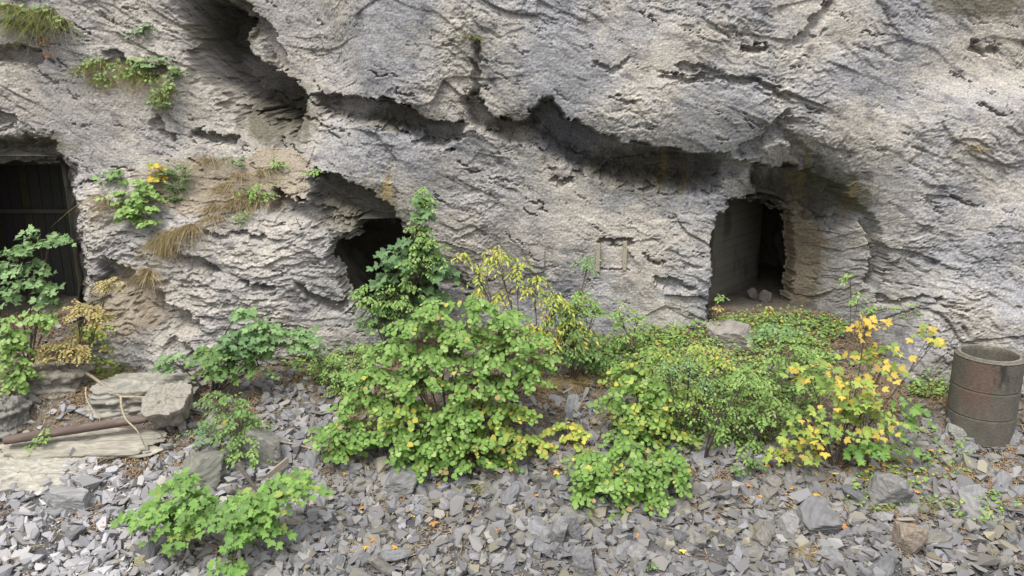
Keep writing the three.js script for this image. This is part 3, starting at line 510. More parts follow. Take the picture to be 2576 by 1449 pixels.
{ // pale fallen branch with a fork
  const P = (u, v, lift) => { const p = onGround(u, v); const s = onPlane(u, v, p.z + lift); return s; };
  const t = thing('fallen_branch', 'bare pale fallen branch forking over layered bedrock at left', 'branch');
  const m = barkMat(0.38, 0.32, 0.23);
  part(t, 'limb', tube([P(188, 922, 0.35), P(235, 950, 0.4), P(272, 978, 0.42), P(304, 998, 0.45)], 0.026, 0.022, 8), barkMat(0.3, 0.25, 0.19));
  part(t, 'limb', tube([P(304, 998, 0.45), P(350, 999, 0.45), P(405, 1001, 0.45), P(450, 998, 0.5), P(486, 984, 0.5)], 0.019, 0.005, 8), m);
  part(t, 'limb', tube([P(304, 998, 0.45), P(306, 1024, 0.5), P(318, 1056, 0.55), P(346, 1085, 0.55), P(366, 1126, 0.2)], 0.019, 0.008, 8), m);
  const s = thing('stick', 'short pale stick hanging over the layered bedrock above the rusty pipe', 'stick'); part(s, 'twig', tube([P(216, 975, 0.3), P(217, 1000, 0.35), P(230, 1026, 0.35), P(252, 1056, 0.3)], 0.013, 0.007, 7), m);
  const k = thing('stick', 'bare stick lying on rubble right of the bramble', 'stick'); part(k, 'twig', tube([P(700, 1110, 0.15), P(745, 1118, 0.12), P(790, 1130, 0.1), P(836, 1140, 0.05)], 0.014, 0.007, 7), m);
  const d = thing('leaning_pole', 'dark leaning stick behind the young green maple', 'stick'); part(d, 'pole', tube([P(600, 1168, 0.3), P(622, 1200, 0.35), P(652, 1240, 0.25)], 0.03, 0.022, 8), barkMat(0.1, 0.085, 0.07));
  const pl = thing('wooden_plank', 'weathered plank propped behind the young green maple', 'plank'); const a = P(676, 1196, 0.25), b = P(722, 1158, 0.25), g = new THREE.BoxGeometry(a.distanceTo(b) * 1.1, 0.07, 0.03, 6, 1, 1); const w = part(pl, 'board', g, barkMat(0.36, 0.31, 0.24)); w.position.copy(a).lerp(b, 0.5); w.quaternion.setFromUnitVectors(V3(1, 0, 0), b.clone().sub(a).normalize());
}
for (const [u, v0, v1, lb] of [[1503, 612, 682, 'left one of two short wooden posts fixed to the cliff'], [1570, 607, 679, 'right one of two short wooden posts fixed to the cliff']]) {
  const z = onCliff(u, v1 - 2).z + 0.03, a = onPlane(u, v1, z), b = onPlane(u, v0, z), h = b.y - a.y, t = thing('wooden_post', lb, 'post', a);
  const g = new THREE.BoxGeometry(0.06, h, 0.07, 2, 12, 2), p = g.attributes.position; for (let i = 0; i < p.count; i++) p.setXYZ(i, p.getX(i) + 0.006 * noise(p.getY(i) * 6, u) + 0.004 * noise(p.getY(i) * 30, p.getZ(i) * 40), p.getY(i) + 0.01 * noise(p.getX(i) * 50, u), p.getZ(i)); g.translate(0, h / 2, 0); g.computeVertexNormals();
  part(t, 'beam', g, barkMat(0.42, 0.37, 0.29));
  const n = new THREE.CylinderGeometry(0.008, 0.008, 0.16, 8); n.rotateX(Math.PI / 2); for (const y of [0.12, h - 0.1]) { const nail = part(t, 'bolt', n, barkMat(0.12, 0.09, 0.07)); nail.position.set(0, y, -0.045); }
}
{ // board marked concrete inside the tunnel
  const t = thing('concrete_wall', 'board marked concrete wall inside the right tunnel', 'wall'), m = new THREE.MeshStandardMaterial({ vertexColors: true, roughness: 0.95, map: grit, bumpMap: rockBump, bumpScale: 0.006 });
  const a = onPlane(1775, 800, -14.1), b = onPlane(1890, 800, -15.8), W = Math.hypot(b.x - a.x, b.z - a.z), y0 = 1.6; t.position.set(a.x, 0, a.z); t.rotation.y = Math.atan2(a.z - b.z, b.x - a.x);
  const r = rng(9); for (let i = 0; i < 16; i++) { const h = 0.16, g = new THREE.BoxGeometry(W, h - 0.006, 0.12, 24, 3, 1), p = g.attributes.position, col = []; const tone = 0.2 + 0.05 * r(); g.translate(W / 2, y0 + i * h, 0.006 * r()); for (let k = 0; k < p.count; k++) { const x = p.getX(k), y = p.getY(k), d = 1 - 0.45 * sstep(0.1, 0.4, fbm(x * 2.5, y * 0.8, 3)) + 0.15 * noise(x * 9, y * 12); col.push(tone * d, tone * 0.95 * d, tone * 0.78 * d); } g.setAttribute('color', new THREE.Float32BufferAttribute(col, 3)); part(t, 'board_course', g, m); }
}
{ // dark plank gate in the left hollow
  const z = -14.6, t = thing('plank_gate', 'dark upright plank gate with a crossbar inside the left hollow', 'gate'), a = onPlane(-170, 760, z), b = onPlane(150, 395, z); t.position.set(a.x, 0, z); const r = rng(4); let x = 0; const y0 = 1.2, h = b.y - y0;
  while (x < b.x - a.x) { const w = 0.16 + 0.06 * r(), g = new THREE.BoxGeometry(w - 0.012, h, 0.035), m = part(t, 'plank', g, barkMat(0.04 + 0.03 * r(), 0.038 + 0.027 * r(), 0.03 + 0.02 * r())); m.position.set(x + w / 2, y0 + h / 2, 0.012 * r()); x += w; }
  const y = onPlane(60, 530, z).y; const c = part(t, 'crossbar', new THREE.BoxGeometry(x, 0.07, 0.05), barkMat(0.12, 0.115, 0.1)); c.position.set(x / 2, y, 0.06); const tp = part(t, 'crossbar', new THREE.BoxGeometry(x, 0.07, 0.05), barkMat(0.12, 0.115, 0.1)); tp.position.set(x / 2, y0 + h - 0.1, 0.06);
}
// ---------------------------------------------------------------- leaves
function leafGeo(half, fold, curl) {                                   // half outline from the stalk (0,0) to the tip (0,1), mirrored; folded along the rib
  const out = half.slice(), n = half.length; for (let i = n - 2; i > 0; i--) out.push([-half[i][0], half[i][1]]);
  const pos = [0, 0.42, -0.04], idx = [];
  for (const [x, y] of out) pos.push(x, y, fold * Math.abs(x) - curl * (y - 0.42) ** 2);
  for (let i = 0; i < out.length; i++) idx.push(0, (i + 1) % out.length + 1, i + 1);
  const g = new THREE.BufferGeometry(); g.setAttribute('position', new THREE.Float32BufferAttribute(pos, 3)); g.setIndex(idx); g.computeVertexNormals(); return g;
}
const ROUND = leafGeo([[0, 0.06], [0.26, 0], [0.46, 0.2], [0.48, 0.5], [0.34, 0.8], [0, 1.0]], 0.2, 0.3);
const OVAL = leafGeo([[0, 0], [0.22, 0.2], [0.27, 0.5], [0.15, 0.8], [0, 1]], 0.3, 0.3);
const LANCE = leafGeo([[0, 0], [0.14, 0.2], [0.19, 0.45], [0.11, 0.75], [0, 1]], 0.45, 0.6);
const MAPLES = [[0.2, 0.3], [0.05, 0.5], [0.35, 0.15]].map(([f, c]) => leafGeo([[0, 0.1], [0.16, 0], [0.3, 0.08], [0.3, 0.2], [0.56, 0.26], [0.46, 0.38], [0.6, 0.62], [0.42, 0.6], [0.33, 0.66], [0.18, 0.56], [0.2, 0.74], [0.1, 0.84], [0, 1.02]], f, c));
class Foliage {                                                        // gathers leaves into one surface
  constructor() { this.p = []; this.n = []; this.c = []; this.i = []; }
  add(g, m, col) {
    const b = this.p.length / 3, P = g.attributes.position, N = g.attributes.normal, e = m.elements, t = g.index.array;
    for (let k = 0; k < P.count; k++) {
      const x = P.getX(k), y = P.getY(k), z = P.getZ(k), a = N.getX(k), d = N.getY(k), f = N.getZ(k);
      this.p.push(e[0] * x + e[4] * y + e[8] * z + e[12], e[1] * x + e[5] * y + e[9] * z + e[13], e[2] * x + e[6] * y + e[10] * z + e[14]);
      const nx = e[0] * a + e[4] * d + e[8] * f, ny = e[1] * a + e[5] * d + e[9] * f, nz = e[2] * a + e[6] * d + e[10] * f, l = Math.hypot(nx, ny, nz) || 1; this.n.push(nx / l, ny / l, nz / l); this.c.push(col[0], col[1], col[2]);
    }
    for (let k = 0; k < t.length; k++) this.i.push(t[k] + b);
  }
  build() { const g = new THREE.BufferGeometry(); g.setAttribute('position', new THREE.Float32BufferAttribute(this.p, 3)); g.setAttribute('normal', new THREE.Float32BufferAttribute(this.n, 3)); g.setAttribute('color', new THREE.Float32BufferAttribute(this.c, 3)); g.setIndex(this.i); return g; }
}
const leafMat = new THREE.MeshPhysicalMaterial({ vertexColors: true, roughness: 0.75, transmission: 0.35, thickness: 0, side: THREE.DoubleSide });
const soloMats = {}; const soloMat = (c) => { const q = c.map((x) => x.toFixed(3)).join(); if (!soloMats[q]) { const m = new THREE.MeshPhysicalMaterial({ roughness: 0.75, transmission: 0.35, thickness: 0, side: THREE.DoubleSide }); m.color.setRGB(...c); soloMats[q] = m; } return soloMats[q]; };
const grassMat = new THREE.MeshStandardMaterial({ vertexColors: true, roughness: 0.9, side: THREE.DoubleSide });
const PAL = {
  linden: [[0.125, 0.255, 0.032, 4], [0.17, 0.305, 0.05, 4], [0.12, 0.23, 0.03, 3], [0.24, 0.35, 0.1, 2], [0.42, 0.38, 0.05, 0.3], [0.36, 0.26, 0.1, 0.15]],
  lindenMix: [[0.14, 0.26, 0.035, 4], [0.19, 0.31, 0.05, 4], [0.3, 0.37, 0.06, 3], [0.42, 0.38, 0.04, 1]],
  lindenYellow: [[0.2, 0.31, 0.045, 4], [0.27, 0.36, 0.06, 4], [0.42, 0.39, 0.06, 2], [0.45, 0.33, 0.06, 0.7]],
  dark: [[0.08, 0.17, 0.055, 4], [0.105, 0.21, 0.07, 4], [0.14, 0.25, 0.085, 2]],
  bramble: [[0.09, 0.18, 0.035, 4], [0.12, 0.23, 0.045, 4], [0.17, 0.29, 0.065, 2]],
  light: [[0.19, 0.33, 0.06, 4], [0.25, 0.38, 0.1, 3], [0.15, 0.27, 0.045, 3]],
  turning: [[0.45, 0.44, 0.06, 4], [0.34, 0.42, 0.07, 4], [0.55, 0.42, 0.06, 1], [0.25, 0.36, 0.05, 3]],
  mapleGreen: [[0.13, 0.27, 0.04, 4], [0.165, 0.31, 0.05, 3], [0.11, 0.22, 0.04, 3], [0.26, 0.35, 0.06, 0.7]],
  mapleYellow: [[0.5, 0.39, 0.05, 3], [0.42, 0.27, 0.06, 1], [0.19, 0.3, 0.05, 4], [0.27, 0.36, 0.055, 3], [0.44, 0.42, 0.04, 1]],
  cool: [[0.15, 0.27, 0.09, 4], [0.2, 0.33, 0.12, 3], [0.11, 0.21, 0.06, 3]],
  tan: [[0.4, 0.33, 0.12, 4], [0.34, 0.31, 0.09, 3], [0.42, 0.27, 0.1, 1]],
  straw: [[0.5, 0.39, 0.22, 4], [0.42, 0.31, 0.16, 3], [0.3, 0.27, 0.1, 2]],
  strawGreen: [[0.36, 0.3, 0.12, 3], [0.22, 0.26, 0.06, 3], [0.16, 0.22, 0.05, 2]],
  grass: [[0.15, 0.23, 0.04, 4], [0.2, 0.27, 0.06, 3], [0.32, 0.29, 0.1, 1]],
  rust: [[0.42, 0.17, 0.07, 3], [0.34, 0.2, 0.09, 2]],
};
function tint(pal, r) { let t = 0; for (const c of pal) t += c[3]; let k = r() * t; for (const c of pal) { k -= c[3]; if (k <= 0) { const b = 0.82 + 0.36 * r(); return [c[0] * b, c[1] * b, c[2] * b]; } } return pal[0]; }
const MB = new THREE.Matrix4();
function pose(p, tip, n, size, wide = 1) {                             // leaf stalk at p, tip along tip, upper face along n
  const y = tip.clone().normalize(), x = new THREE.Vector3().crossVectors(y, n).normalize(), z = new THREE.Vector3().crossVectors(x, y);
  return MB.makeBasis(x.multiplyScalar(size * wide), y.multiplyScalar(size), z.multiplyScalar(size)).setPosition(p);
}
// a woody plant: stems rise from the foot to clumps, sprays of leaves stand about each clump
function shrub(o) {
  const r = rng(o.seed), foot = o.cliff ? onCliff(o.foot[0], o.foot[1], 0.05) : onGround(o.foot[0], o.foot[1]);
  if (o.footZ) foot.copy(onPlane(o.foot[0], o.foot[1], o.footZ));
  const t = thing(o.name ?? 'shrub', o.label, o.cat ?? 'shrub', foot, o.group), bark = barkMat(...(o.bark ?? [0.13, 0.1, 0.07]));
  const F = new Foliage(), wood = [], stems = []; let solo = 0;
  const kinds = o.leaf === 'maple' ? MAPLES : [{ round: ROUND, oval: OVAL, lance: LANCE }[o.leaf]];
  for (const [u, v, ru, rv, dz, rz, n, pal] of o.clumps) {
    const z0 = o.cliff ? onCliff(u, v).z + 0.06 + dz : foot.z + dz, c = onPlane(u, v, z0).sub(foot), m = perPx(c.clone().add(foot)), R = V3(ru * m, rv * m / 0.95, rz);
    const under = V3(c.x, c.y - R.y * 0.4, c.z), mid = under.clone().multiplyScalar(0.5).add(V3((r() - 0.5) * 0.15, 0.1 * c.length() * (r() - 0.2), (r() - 0.5) * 0.15));
    const stem = new THREE.CatmullRomCurve3([V3(0, -0.05, 0), mid, under]); if (!o.noStem) stems.push(tube([V3(0, -0.05, 0), mid, under], (o.stem ?? 0.016) * (0.7 + 0.3 * r()), 0.004, 6, 8));
    for (let k = 0; k < n; k++) {
      let q; do q = V3(r() * 2 - 1, r() * 2 - 1, r() * 2 - 1); while (q.length() > 1); if (r() < 0.6) q.multiplyScalar(0.75 / Math.max(0.3, q.length()) ** 0.6); if (q.length() > 1) q.normalize();
      const root = V3(c.x + q.x * R.x, c.y + q.y * R.y, c.z + q.z * R.z), outw = V3(q.x + 0.3 * (r() - 0.5), 0.25 * (r() - 0.3) + (o.rise ?? 0), q.z * 0.7 + 0.45 + 0.5 * (r() - 0.5)).normalize();
      const L = (o.twig ?? 0.26) * (0.6 + 0.8 * r()), K = o.per ?? 7, side = new THREE.Vector3().crossVectors(outw, UP).normalize(), from = stem.getPointAt(0.6 + 0.4 * r());
      root.addScaledVector(outw, -L * 0.6);
      const at = (s) => root.clone().addScaledVector(outw, L * s).add(V3(0, -(o.droop ?? 0.25) * L * s * s, 0));
      if (k % 2 === 0 && from.distanceTo(root) < 1.1 && !o.noStem) wood.push(tube([from, from.clone().lerp(root, 0.5).add(V3(0, 0.04, 0)), root], 0.006, 0.003, 4, 3));
      wood.push(tube([root, at(0.5), at(1)], 0.0032, 0.0014, 3, 3));
      for (let i = 0; i <= K; i++) {
        const s = i / K, last = i === K, sgn = i % 2 ? 1 : -1, p = at(0.08 + 0.92 * s);
        const tip = outw.clone().multiplyScalar(last ? 1 : 0.55).addScaledVector(side, last ? 0 : sgn * (o.spread ?? 0.85)).add(V3(0.7 * (r() - 0.5), -(o.hang ?? 0.45) - 0.35 * (r() - 0.3), 0.5 * (r() - 0.4)));
        const n2 = V3(1.1 * (r() - 0.5) + q.x * 0.25, (o.face ?? 0.75) + 0.5 * (r() - 0.3), 0.55 + 0.8 * (r() - 0.45)), size = o.size * (0.5 + 0.7 * r()) * (1 - 0.15 * s), col = tint(pal ?? o.pal, r);
        const stalk = tip.clone().normalize().multiplyScalar(size * 0.2); p.add(stalk);
        const M = pose(p, tip, n2, size, 0.85 + 0.3 * r()), g = kinds[Math.floor(r() * kinds.length)];
        if (o.solo && solo < 290) { const lf = part(t, 'leaf', g, soloMat(tint((pal ?? o.pal), () => 0.5 * 0 + (Math.floor(r() * 6) + 0.5) / 6))); lf.matrixAutoUpdate = true; M.decompose(lf.position, lf.quaternion, lf.scale); solo++; } else F.add(g, M, col);
      }
    }
  }
  if (F.i.length) part(t, 'foliage', F.build(), leafMat, 'stuff');
  if (stems.length) for (const s of stems) part(t, 'stem', s, bark);
  if (wood.length) part(t, 'twigs', mergeGeometries(wood), bark, 'stuff');
  return t;
}
// grass: bent tapering blades from one foot
function blades(F, p, n, h, spread, pal, r, droop, wide = 0.006, lean = V3(0, 0, 0)) {
  for (let k = 0; k < n; k++) {
    const a = r() * 6.283, rad = spread * Math.sqrt(r()), b = V3(p.x + Math.cos(a) * rad, p.y + 0.3 * spread * (r() - 0.5), p.z + Math.sin(a) * rad * 0.7), L = h * (0.5 + 0.7 * r()), d = V3(Math.cos(a) * 0.5 + 0.5 * (r() - 0.5), 1, Math.sin(a) * 0.4 + 0.5 * (r() - 0.3)).add(lean).normalize(), c = tint(pal, r), w = wide * (0.6 + 0.8 * r());
    const side = new THREE.Vector3().crossVectors(d, V3(Math.cos(a * 3), 0.2, Math.sin(a * 3))).normalize(), base = F.p.length / 3, dr = droop * (0.6 + 0.8 * r());
    for (let i = 0; i <= 4; i++) { const s = i / 4, q = b.clone().addScaledVector(d, L * s).add(V3((d.x) * dr * L * s * s, -dr * L * s * s, d.z * dr * L * s * s)), ww = w * (1 - s * 0.92) * 0.5, nn = new THREE.Vector3().crossVectors(side, d).normalize(); for (const e of [-1, 1]) { F.p.push(q.x + side.x * ww * e, q.y + side.y * ww * e, q.z + side.z * ww * e); F.n.push(nn.x, nn.y, nn.z); F.c.push(...c); } }
    for (let i = 0; i < 4; i++) { const e = base + i * 2; F.i.push(e, e + 1, e + 2, e + 1, e + 3, e + 2); }
  }
}
function tuft(label, pts, n, h, spread, pal, seed, o = {}) {
  const r = rng(seed), F = new Foliage(), P0 = o.ground ? onGround(...pts[0]) : onCliff(...pts[0], 0.05), t = thing(o.name ?? 'grass_tuft', label, o.cat ?? 'grass tuft', P0);
  for (const [u, v] of pts) for (let k = 0; k < 5; k++) { const a = u + (k ? 34 * (r() - 0.5) : 0), b = v + (k ? 18 * (r() - 0.5) : 0), p = (o.ground ? onGround(a, b) : onCliff(a, b, -0.01)).sub(P0); blades(F, p, Math.round(n * 0.36), h * (0.7 + 0.5 * r()), spread * 0.4, pal, r, (o.droop ?? 0.6) * (o.ground ? 1 : 1.3), o.wide ?? 0.011, o.lean ?? V3(0, -0.35, o.ground ? 0 : 0.65)); }
  part(t, 'blades', F.build(), grassMat, 'stuff');
  if (o.mixLeaf) { const G = new Foliage(); for (let k = 0; k < o.mixLeaf; k++) { const [u, v] = pts[Math.floor(r() * pts.length)], p = (o.ground ? onGround(u + 34 * (r() - 0.5), v) : onCliff(u + 50 * (r() - 0.5), v + 36 * (r() - 0.6), 0.1 + 0.12 * r())).sub(P0); p.y += o.ground ? 0.02 + h * 0.5 * r() : 0; G.add(r() < 0.6 ? ROUND : OVAL, pose(p, V3(r() - 0.5, -0.35, 0.5 * r()), V3(0.5 * (r() - 0.5), 0.8, 0.7), 0.05 * (0.6 + 0.7 * r())), tint(o.mixPal ?? PAL.light, r)); } part(t, 'leaves', G.build(), leafMat, 'stuff'); }
  return t;
}

// ---------------------------------------------------------------- the plants of the slope, from left to right
shrub({ name: 'maple_sapling', cat: 'maple', label: 'young maple with cool green leaves before the left hollow', seed: 1, foot: [75, 930], leaf: 'maple', size: 0.135, solo: true, pal: PAL.cool, per: 6, twig: 0.3, hang: 0.2, face: 0.55,
  clumps: [[30, 640, 60, 46, 0.25, 0.3, 14], [120, 590, 55, 32, 0.2, 0.2, 9], [70, 690, 70, 40, 0.3, 0.3, 10], [140, 740, 40, 34, 0.35, 0.2, 8], [10, 740, 40, 40, 0.3, 0.3, 7]], stem: 0.02 });
shrub({ label: 'light green round leaved shrub at the left edge above the dark bedrock', seed: 2, foot: [20, 990], leaf: 'round', size: 0.085, pal: PAL.light, clumps: [[20, 850, 45, 60, 0.2, 0.25, 26], [30, 930, 55, 50, 0.3, 0.25, 26], [90, 800, 40, 30, 0.1, 0.2, 12]] });
shrub({ label: 'tan leaved feathery shrub in two tiers left of the layered rock mass', seed: 3, foot: [190, 960], leaf: 'oval', size: 0.06, pal: PAL.tan, per: 11, twig: 0.24, hang: 0.25, spread: 1, clumps: [[150, 880, 95, 32, 0.25, 0.3, 62], [225, 790, 60, 34, 0.15, 0.25, 34], [270, 715, 50, 18, 0.1, 0.2, 16], [190, 770, 25, 20, 0.1, 0.2, 10]] });
shrub({ label: 'small yellow green shrub behind the tan leaved shrub', seed: 4, foot: [250, 900], leaf: 'round', size: 0.075, pal: PAL.lindenYellow, clumps: [[210, 825, 40, 25, 0.05, 0.2, 14], [265, 830, 38, 45, 0.05, 0.2, 20]] });
shrub({ label: 'dark green climber draped over the foot of the layered rock mass', seed: 5, foot: [530, 990], leaf: 'maple', size: 0.115, solo: false, pal: PAL.bramble, per: 6, bark: [0.07, 0.055, 0.045], clumps: [[535, 900, 60, 50, 0.2, 0.3, 26], [600, 860, 60, 40, 0.2, 0.25, 20, PAL.dark], [660, 835, 70, 40, 0.05, 0.2, 22, PAL.cool], [740, 850, 60, 34, 0, 0.2, 14, PAL.cool], [650, 905, 60, 40, 0.15, 0.25, 14], [440, 905, 40, 22, 0.15, 0.15, 6, PAL.cool], [600, 775, 50, 20, 0, 0.15, 6, PAL.cool]], stem: 0.018 });
shrub({ name: 'bramble', cat: 'bramble', label: 'dark green bramble trailing down the rubble below the climber', seed: 6, foot: [600, 1150], leaf: 'oval', size: 0.075, pal: PAL.bramble, per: 8, clumps: [[560, 1010, 80, 40, -0.2, 0.3, 24], [600, 1070, 85, 50, 0.05, 0.3, 38], [620, 1130, 60, 55, 0.15, 0.25, 30, PAL.light], [610, 1190, 45, 40, 0.2, 0.2, 20, PAL.light], [500, 1080, 40, 24, 0.1, 0.2, 10, PAL.dark]] });
shrub({ name: 'maple_sapling', cat: 'maple', label: 'bright green young maple spreading low over gravel at lower left', seed: 7, foot: [600, 1380], leaf: 'maple', size: 0.125, solo: true, pal: PAL.mapleGreen, per: 6, twig: 0.28, hang: 0.3, face: 0.75,
  clumps: [[390, 1290, 70, 30, 0.15, 0.3, 15], [490, 1270, 80, 40, 0.15, 0.35, 20], [610, 1280, 90, 40, 0.2, 0.35, 22], [450, 1215, 50, 24, 0, 0.25, 10], [740, 1215, 65, 26, -0.05, 0.25, 12], [650, 1330, 70, 26, 0.3, 0.25, 9], [440, 1335, 50, 20, 0.25, 0.2, 7], [680, 1255, 50, 26, 0.1, 0.25, 8]], bark: [0.25, 0.2, 0.15] });
shrub({ name: 'maple_seedling', cat: 'maple', label: 'tiny bright maple seedling at the lower edge of the picture', seed: 8, foot: [575, 1470], leaf: 'maple', size: 0.11, solo: true, pal: PAL.mapleGreen, per: 4, twig: 0.16, clumps: [[570, 1415, 50, 22, 0.05, 0.15, 9], [600, 1360, 36, 16, 0, 0.12, 4]] });
shrub({ name: 'maple_sapling', cat: 'maple', label: 'tall dark green maple standing before the cliff hollow', seed: 9, foot: [1010, 900], leaf: 'maple', size: 0.15, pal: PAL.dark, per: 5, twig: 0.28, hang: 0.35, face: 0.55, solo: true, stem: 0.025,
  clumps: [[1060, 520, 25, 40, 0, 0.15, 7], [1050, 600, 40, 45, 0.05, 0.2, 10], [1000, 650, 50, 40, 0.1, 0.25, 12], [970, 720, 60, 40, 0.15, 0.25, 14], [1100, 680, 50, 50, 0.05, 0.25, 12], [1060, 760, 90, 50, 0.1, 0.3, 16], [960, 800, 50, 45, 0.15, 0.25, 10]] });
shrub({ label: 'light green twining shrub climbing through the tall dark maple', seed: 10, foot: [985, 900], leaf: 'oval', size: 0.075, pal: PAL.light, per: 8, twig: 0.24,
  clumps: [[1065, 500, 22, 40, 0.15, 0.12, 10], [1055, 580, 34, 50, 0.2, 0.15, 18], [1045, 670, 50, 50, 0.3, 0.2, 26], [1000, 740, 70, 45, 0.35, 0.25, 34], [920, 740, 36, 28, 0.25, 0.2, 14], [950, 800, 50, 50, 0.35, 0.2, 26, PAL.bramble], [1090, 620, 26, 40, 0.2, 0.15, 12]] });
shrub({ label: 'tall shrub with drooping yellowing leaves against the bare cliff', seed: 11, foot: [1330, 960], leaf: 'lance', size: 0.1, pal: PAL.turning, per: 7, hang: 0.7, face: 0.5, twig: 0.3, droop: 0.5, bark: [0.1, 0.08, 0.06],
  clumps: [[1170, 640, 40, 12, 0.05, 0.15, 5], [1245, 635, 46, 24, 0, 0.2, 10], [1205, 700, 34, 44, 0.05, 0.2, 9], [1300, 660, 40, 30, 0.05, 0.2, 9], [1345, 710, 50, 30, 0.1, 0.2, 10], [1400, 760, 66, 40, 0.1, 0.2, 20], [1360, 825, 66, 40, 0.2, 0.2, 16], [1450, 810, 46, 34, 0.1, 0.2, 11], [1420, 850, 50, 30, 0.15, 0.2, 10], [1260, 730, 40, 30, 0, 0.2, 5]] });
shrub({ label: 'green feathery shrub between the yellowing shrub and the cliff posts', seed: 12, foot: [1440, 960], leaf: 'oval', size: 0.07, pal: PAL.bramble, per: 10, twig: 0.28, clumps: [[1420, 800, 60, 50, 0, 0.2, 24, PAL.light], [1450, 760, 50, 50, 0.05, 0.2, 22, PAL.light], [1480, 660, 24, 30, -0.05, 0.12, 8, PAL.cool], [1440, 860, 70, 60, 0.1, 0.25, 48], [1500, 880, 50, 50, 0.1, 0.2, 26], [1500, 780, 30, 30, 0, 0.15, 8, PAL.light]] });
shrub({ label: 'loose pale green sprigs against the cliff left of the tunnel', seed: 13, foot: [1600, 900], leaf: 'oval', size: 0.065, pal: PAL.light, per: 8, twig: 0.25, clumps: [[1560, 790, 40, 40, 0, 0.15, 10], [1610, 790, 30, 25, 0, 0.15, 6], [1570, 850, 60, 40, 0.05, 0.2, 14]] });
shrub({ name: 'linden_shrub', label: 'large bright green shrub with round leaves in the middle of the slope', seed: 14, foot: [1130, 1140], leaf: 'round', size: 0.084, pal: PAL.linden, per: 8, twig: 0.34, hang: 0.3, face: 0.65, droop: 0.2, stem: 0.022,
  clumps: [[1100, 775, 70, 22, -0.35, 0.35, 15], [1190, 770, 60, 26, -0.4, 0.3, 14], [1270, 800, 70, 30, -0.4, 0.3, 20], [1040, 815, 70, 24, -0.3, 0.35, 18], [1150, 840, 100, 26, -0.2, 0.4, 33], [1310, 860, 90, 34, -0.2, 0.35, 27], [990, 875, 70, 24, -0.15, 0.35, 20], [1240, 900, 90, 26, -0.1, 0.4, 29], [1090, 900, 100, 26, -0.1, 0.45, 33], [1360, 915, 50, 26, -0.1, 0.3, 12], [930, 945, 80, 28, 0, 0.35, 24], [1050, 960, 90, 26, 0.1, 0.4, 29], [1200, 965, 110, 28, 0.05, 0.45, 36], [1320, 950, 60, 22, 0, 0.3, 14], [900, 1010, 70, 26, 0.1, 0.35, 20], [1010, 1030, 100, 28, 0.2, 0.4, 30, PAL.lindenMix], [1160, 1035, 100, 28, 0.2, 0.4, 32], [1280, 1030, 70, 26, 0.15, 0.3, 20, PAL.lindenMix], [860, 1080, 84, 28, 0.25, 0.3, 27], [850, 1125, 60, 20, 0.3, 0.25, 14], [990, 1100, 90, 30, 0.35, 0.4, 30], [1120, 1100, 100, 30, 0.35, 0.4, 33], [1230, 1095, 90, 30, 0.3, 0.35, 29, PAL.lindenMix], [1320, 1110, 60, 22, 0.25, 0.25, 14, PAL.lindenYellow], [1060, 1155, 90, 22, 0.45, 0.3, 23], [1180, 1150, 70, 18, 0.45, 0.25, 14], [1250, 1160, 36, 14, 0.4, 0.2, 6]] });
shrub({ label: 'small leaved green shrub on the slope left of the large round leaved shrub', seed: 66, foot: [850, 1000], leaf: 'oval', size: 0.06, pal: PAL.light, per: 9, twig: 0.24, clumps: [[830, 920, 60, 40, -0.1, 0.25, 26], [870, 970, 60, 36, 0, 0.25, 24], [790, 880, 50, 20, -0.2, 0.2, 10, PAL.cool], [900, 890, 50, 30, -0.15, 0.2, 14]] });
shrub({ label: 'low yellow leaved twigs on litter right of the large round leaved shrub', seed: 15, foot: [1440, 1120], leaf: 'round', size: 0.075, pal: PAL.turning, per: 7, clumps: [[1350, 1115, 50, 22, 0.1, 0.2, 14], [1430, 1080, 50, 26, 0, 0.2, 14], [1450, 1120, 30, 26, 0.1, 0.2, 10]] });
shrub({ name: 'linden_shrub', label: 'small round leaved shrub hanging over propped slabs in the foreground', seed: 16, foot: [1600, 1220], leaf: 'round', size: 0.08, pal: PAL.linden, per: 8, twig: 0.28, hang: 0.3, face: 0.65, droop: 0.35, clumps: [[1490, 1160, 70, 22, 0.15, 0.3, 22], [1600, 1145, 90, 24, 0.1, 0.3, 30], [1670, 1195, 70, 26, 0.2, 0.3, 24], [1550, 1205, 90, 24, 0.3, 0.3, 30], [1640, 1245, 60, 18, 0.35, 0.25, 14], [1480, 1230, 40, 16, 0.3, 0.2, 8], [1480, 1285, 70, 18, 0.4, 0.2, 12], [1560, 1290, 50, 40, 0.45, 0.2, 16], [1700, 1160, 40, 30, 0.15, 0.2, 10]] });
shrub({ name: 'linden_shrub', label: 'yellow green round leaved shrub left of the bare dark saplings', seed: 17, foot: [1600, 1130], leaf: 'round', size: 0.08, pal: PAL.lindenMix, per: 7, bark: [0.08, 0.06, 0.05], clumps: [[1600, 945, 70, 34, -0.25, 0.3, 26], [1560, 1000, 50, 30, -0.1, 0.25, 14, PAL.linden], [1620, 1040, 70, 45, 0, 0.3, 34], [1590, 1100, 70, 30, 0.1, 0.25, 24, PAL.linden], [1690, 1090, 50, 40, 0.05, 0.25, 18], [1650, 980, 50, 30, -0.1, 0.25, 16, PAL.linden]] });
shrub({ name: 'bare_sapling', cat: 'sapling', label: 'slender dark stemmed sapling with thin leaves right of the yellow green shrub', seed: 18, foot: [1722, 1125], leaf: 'oval', size: 0.055, pal: PAL.cool, per: 9, bark: [0.06, 0.045, 0.04], stem: 0.018, clumps: [[1680, 930, 50, 30, 0, 0.2, 12], [1780, 960, 60, 24, 0, 0.2, 12], [1740, 900, 50, 24, -0.05, 0.2, 9]] });
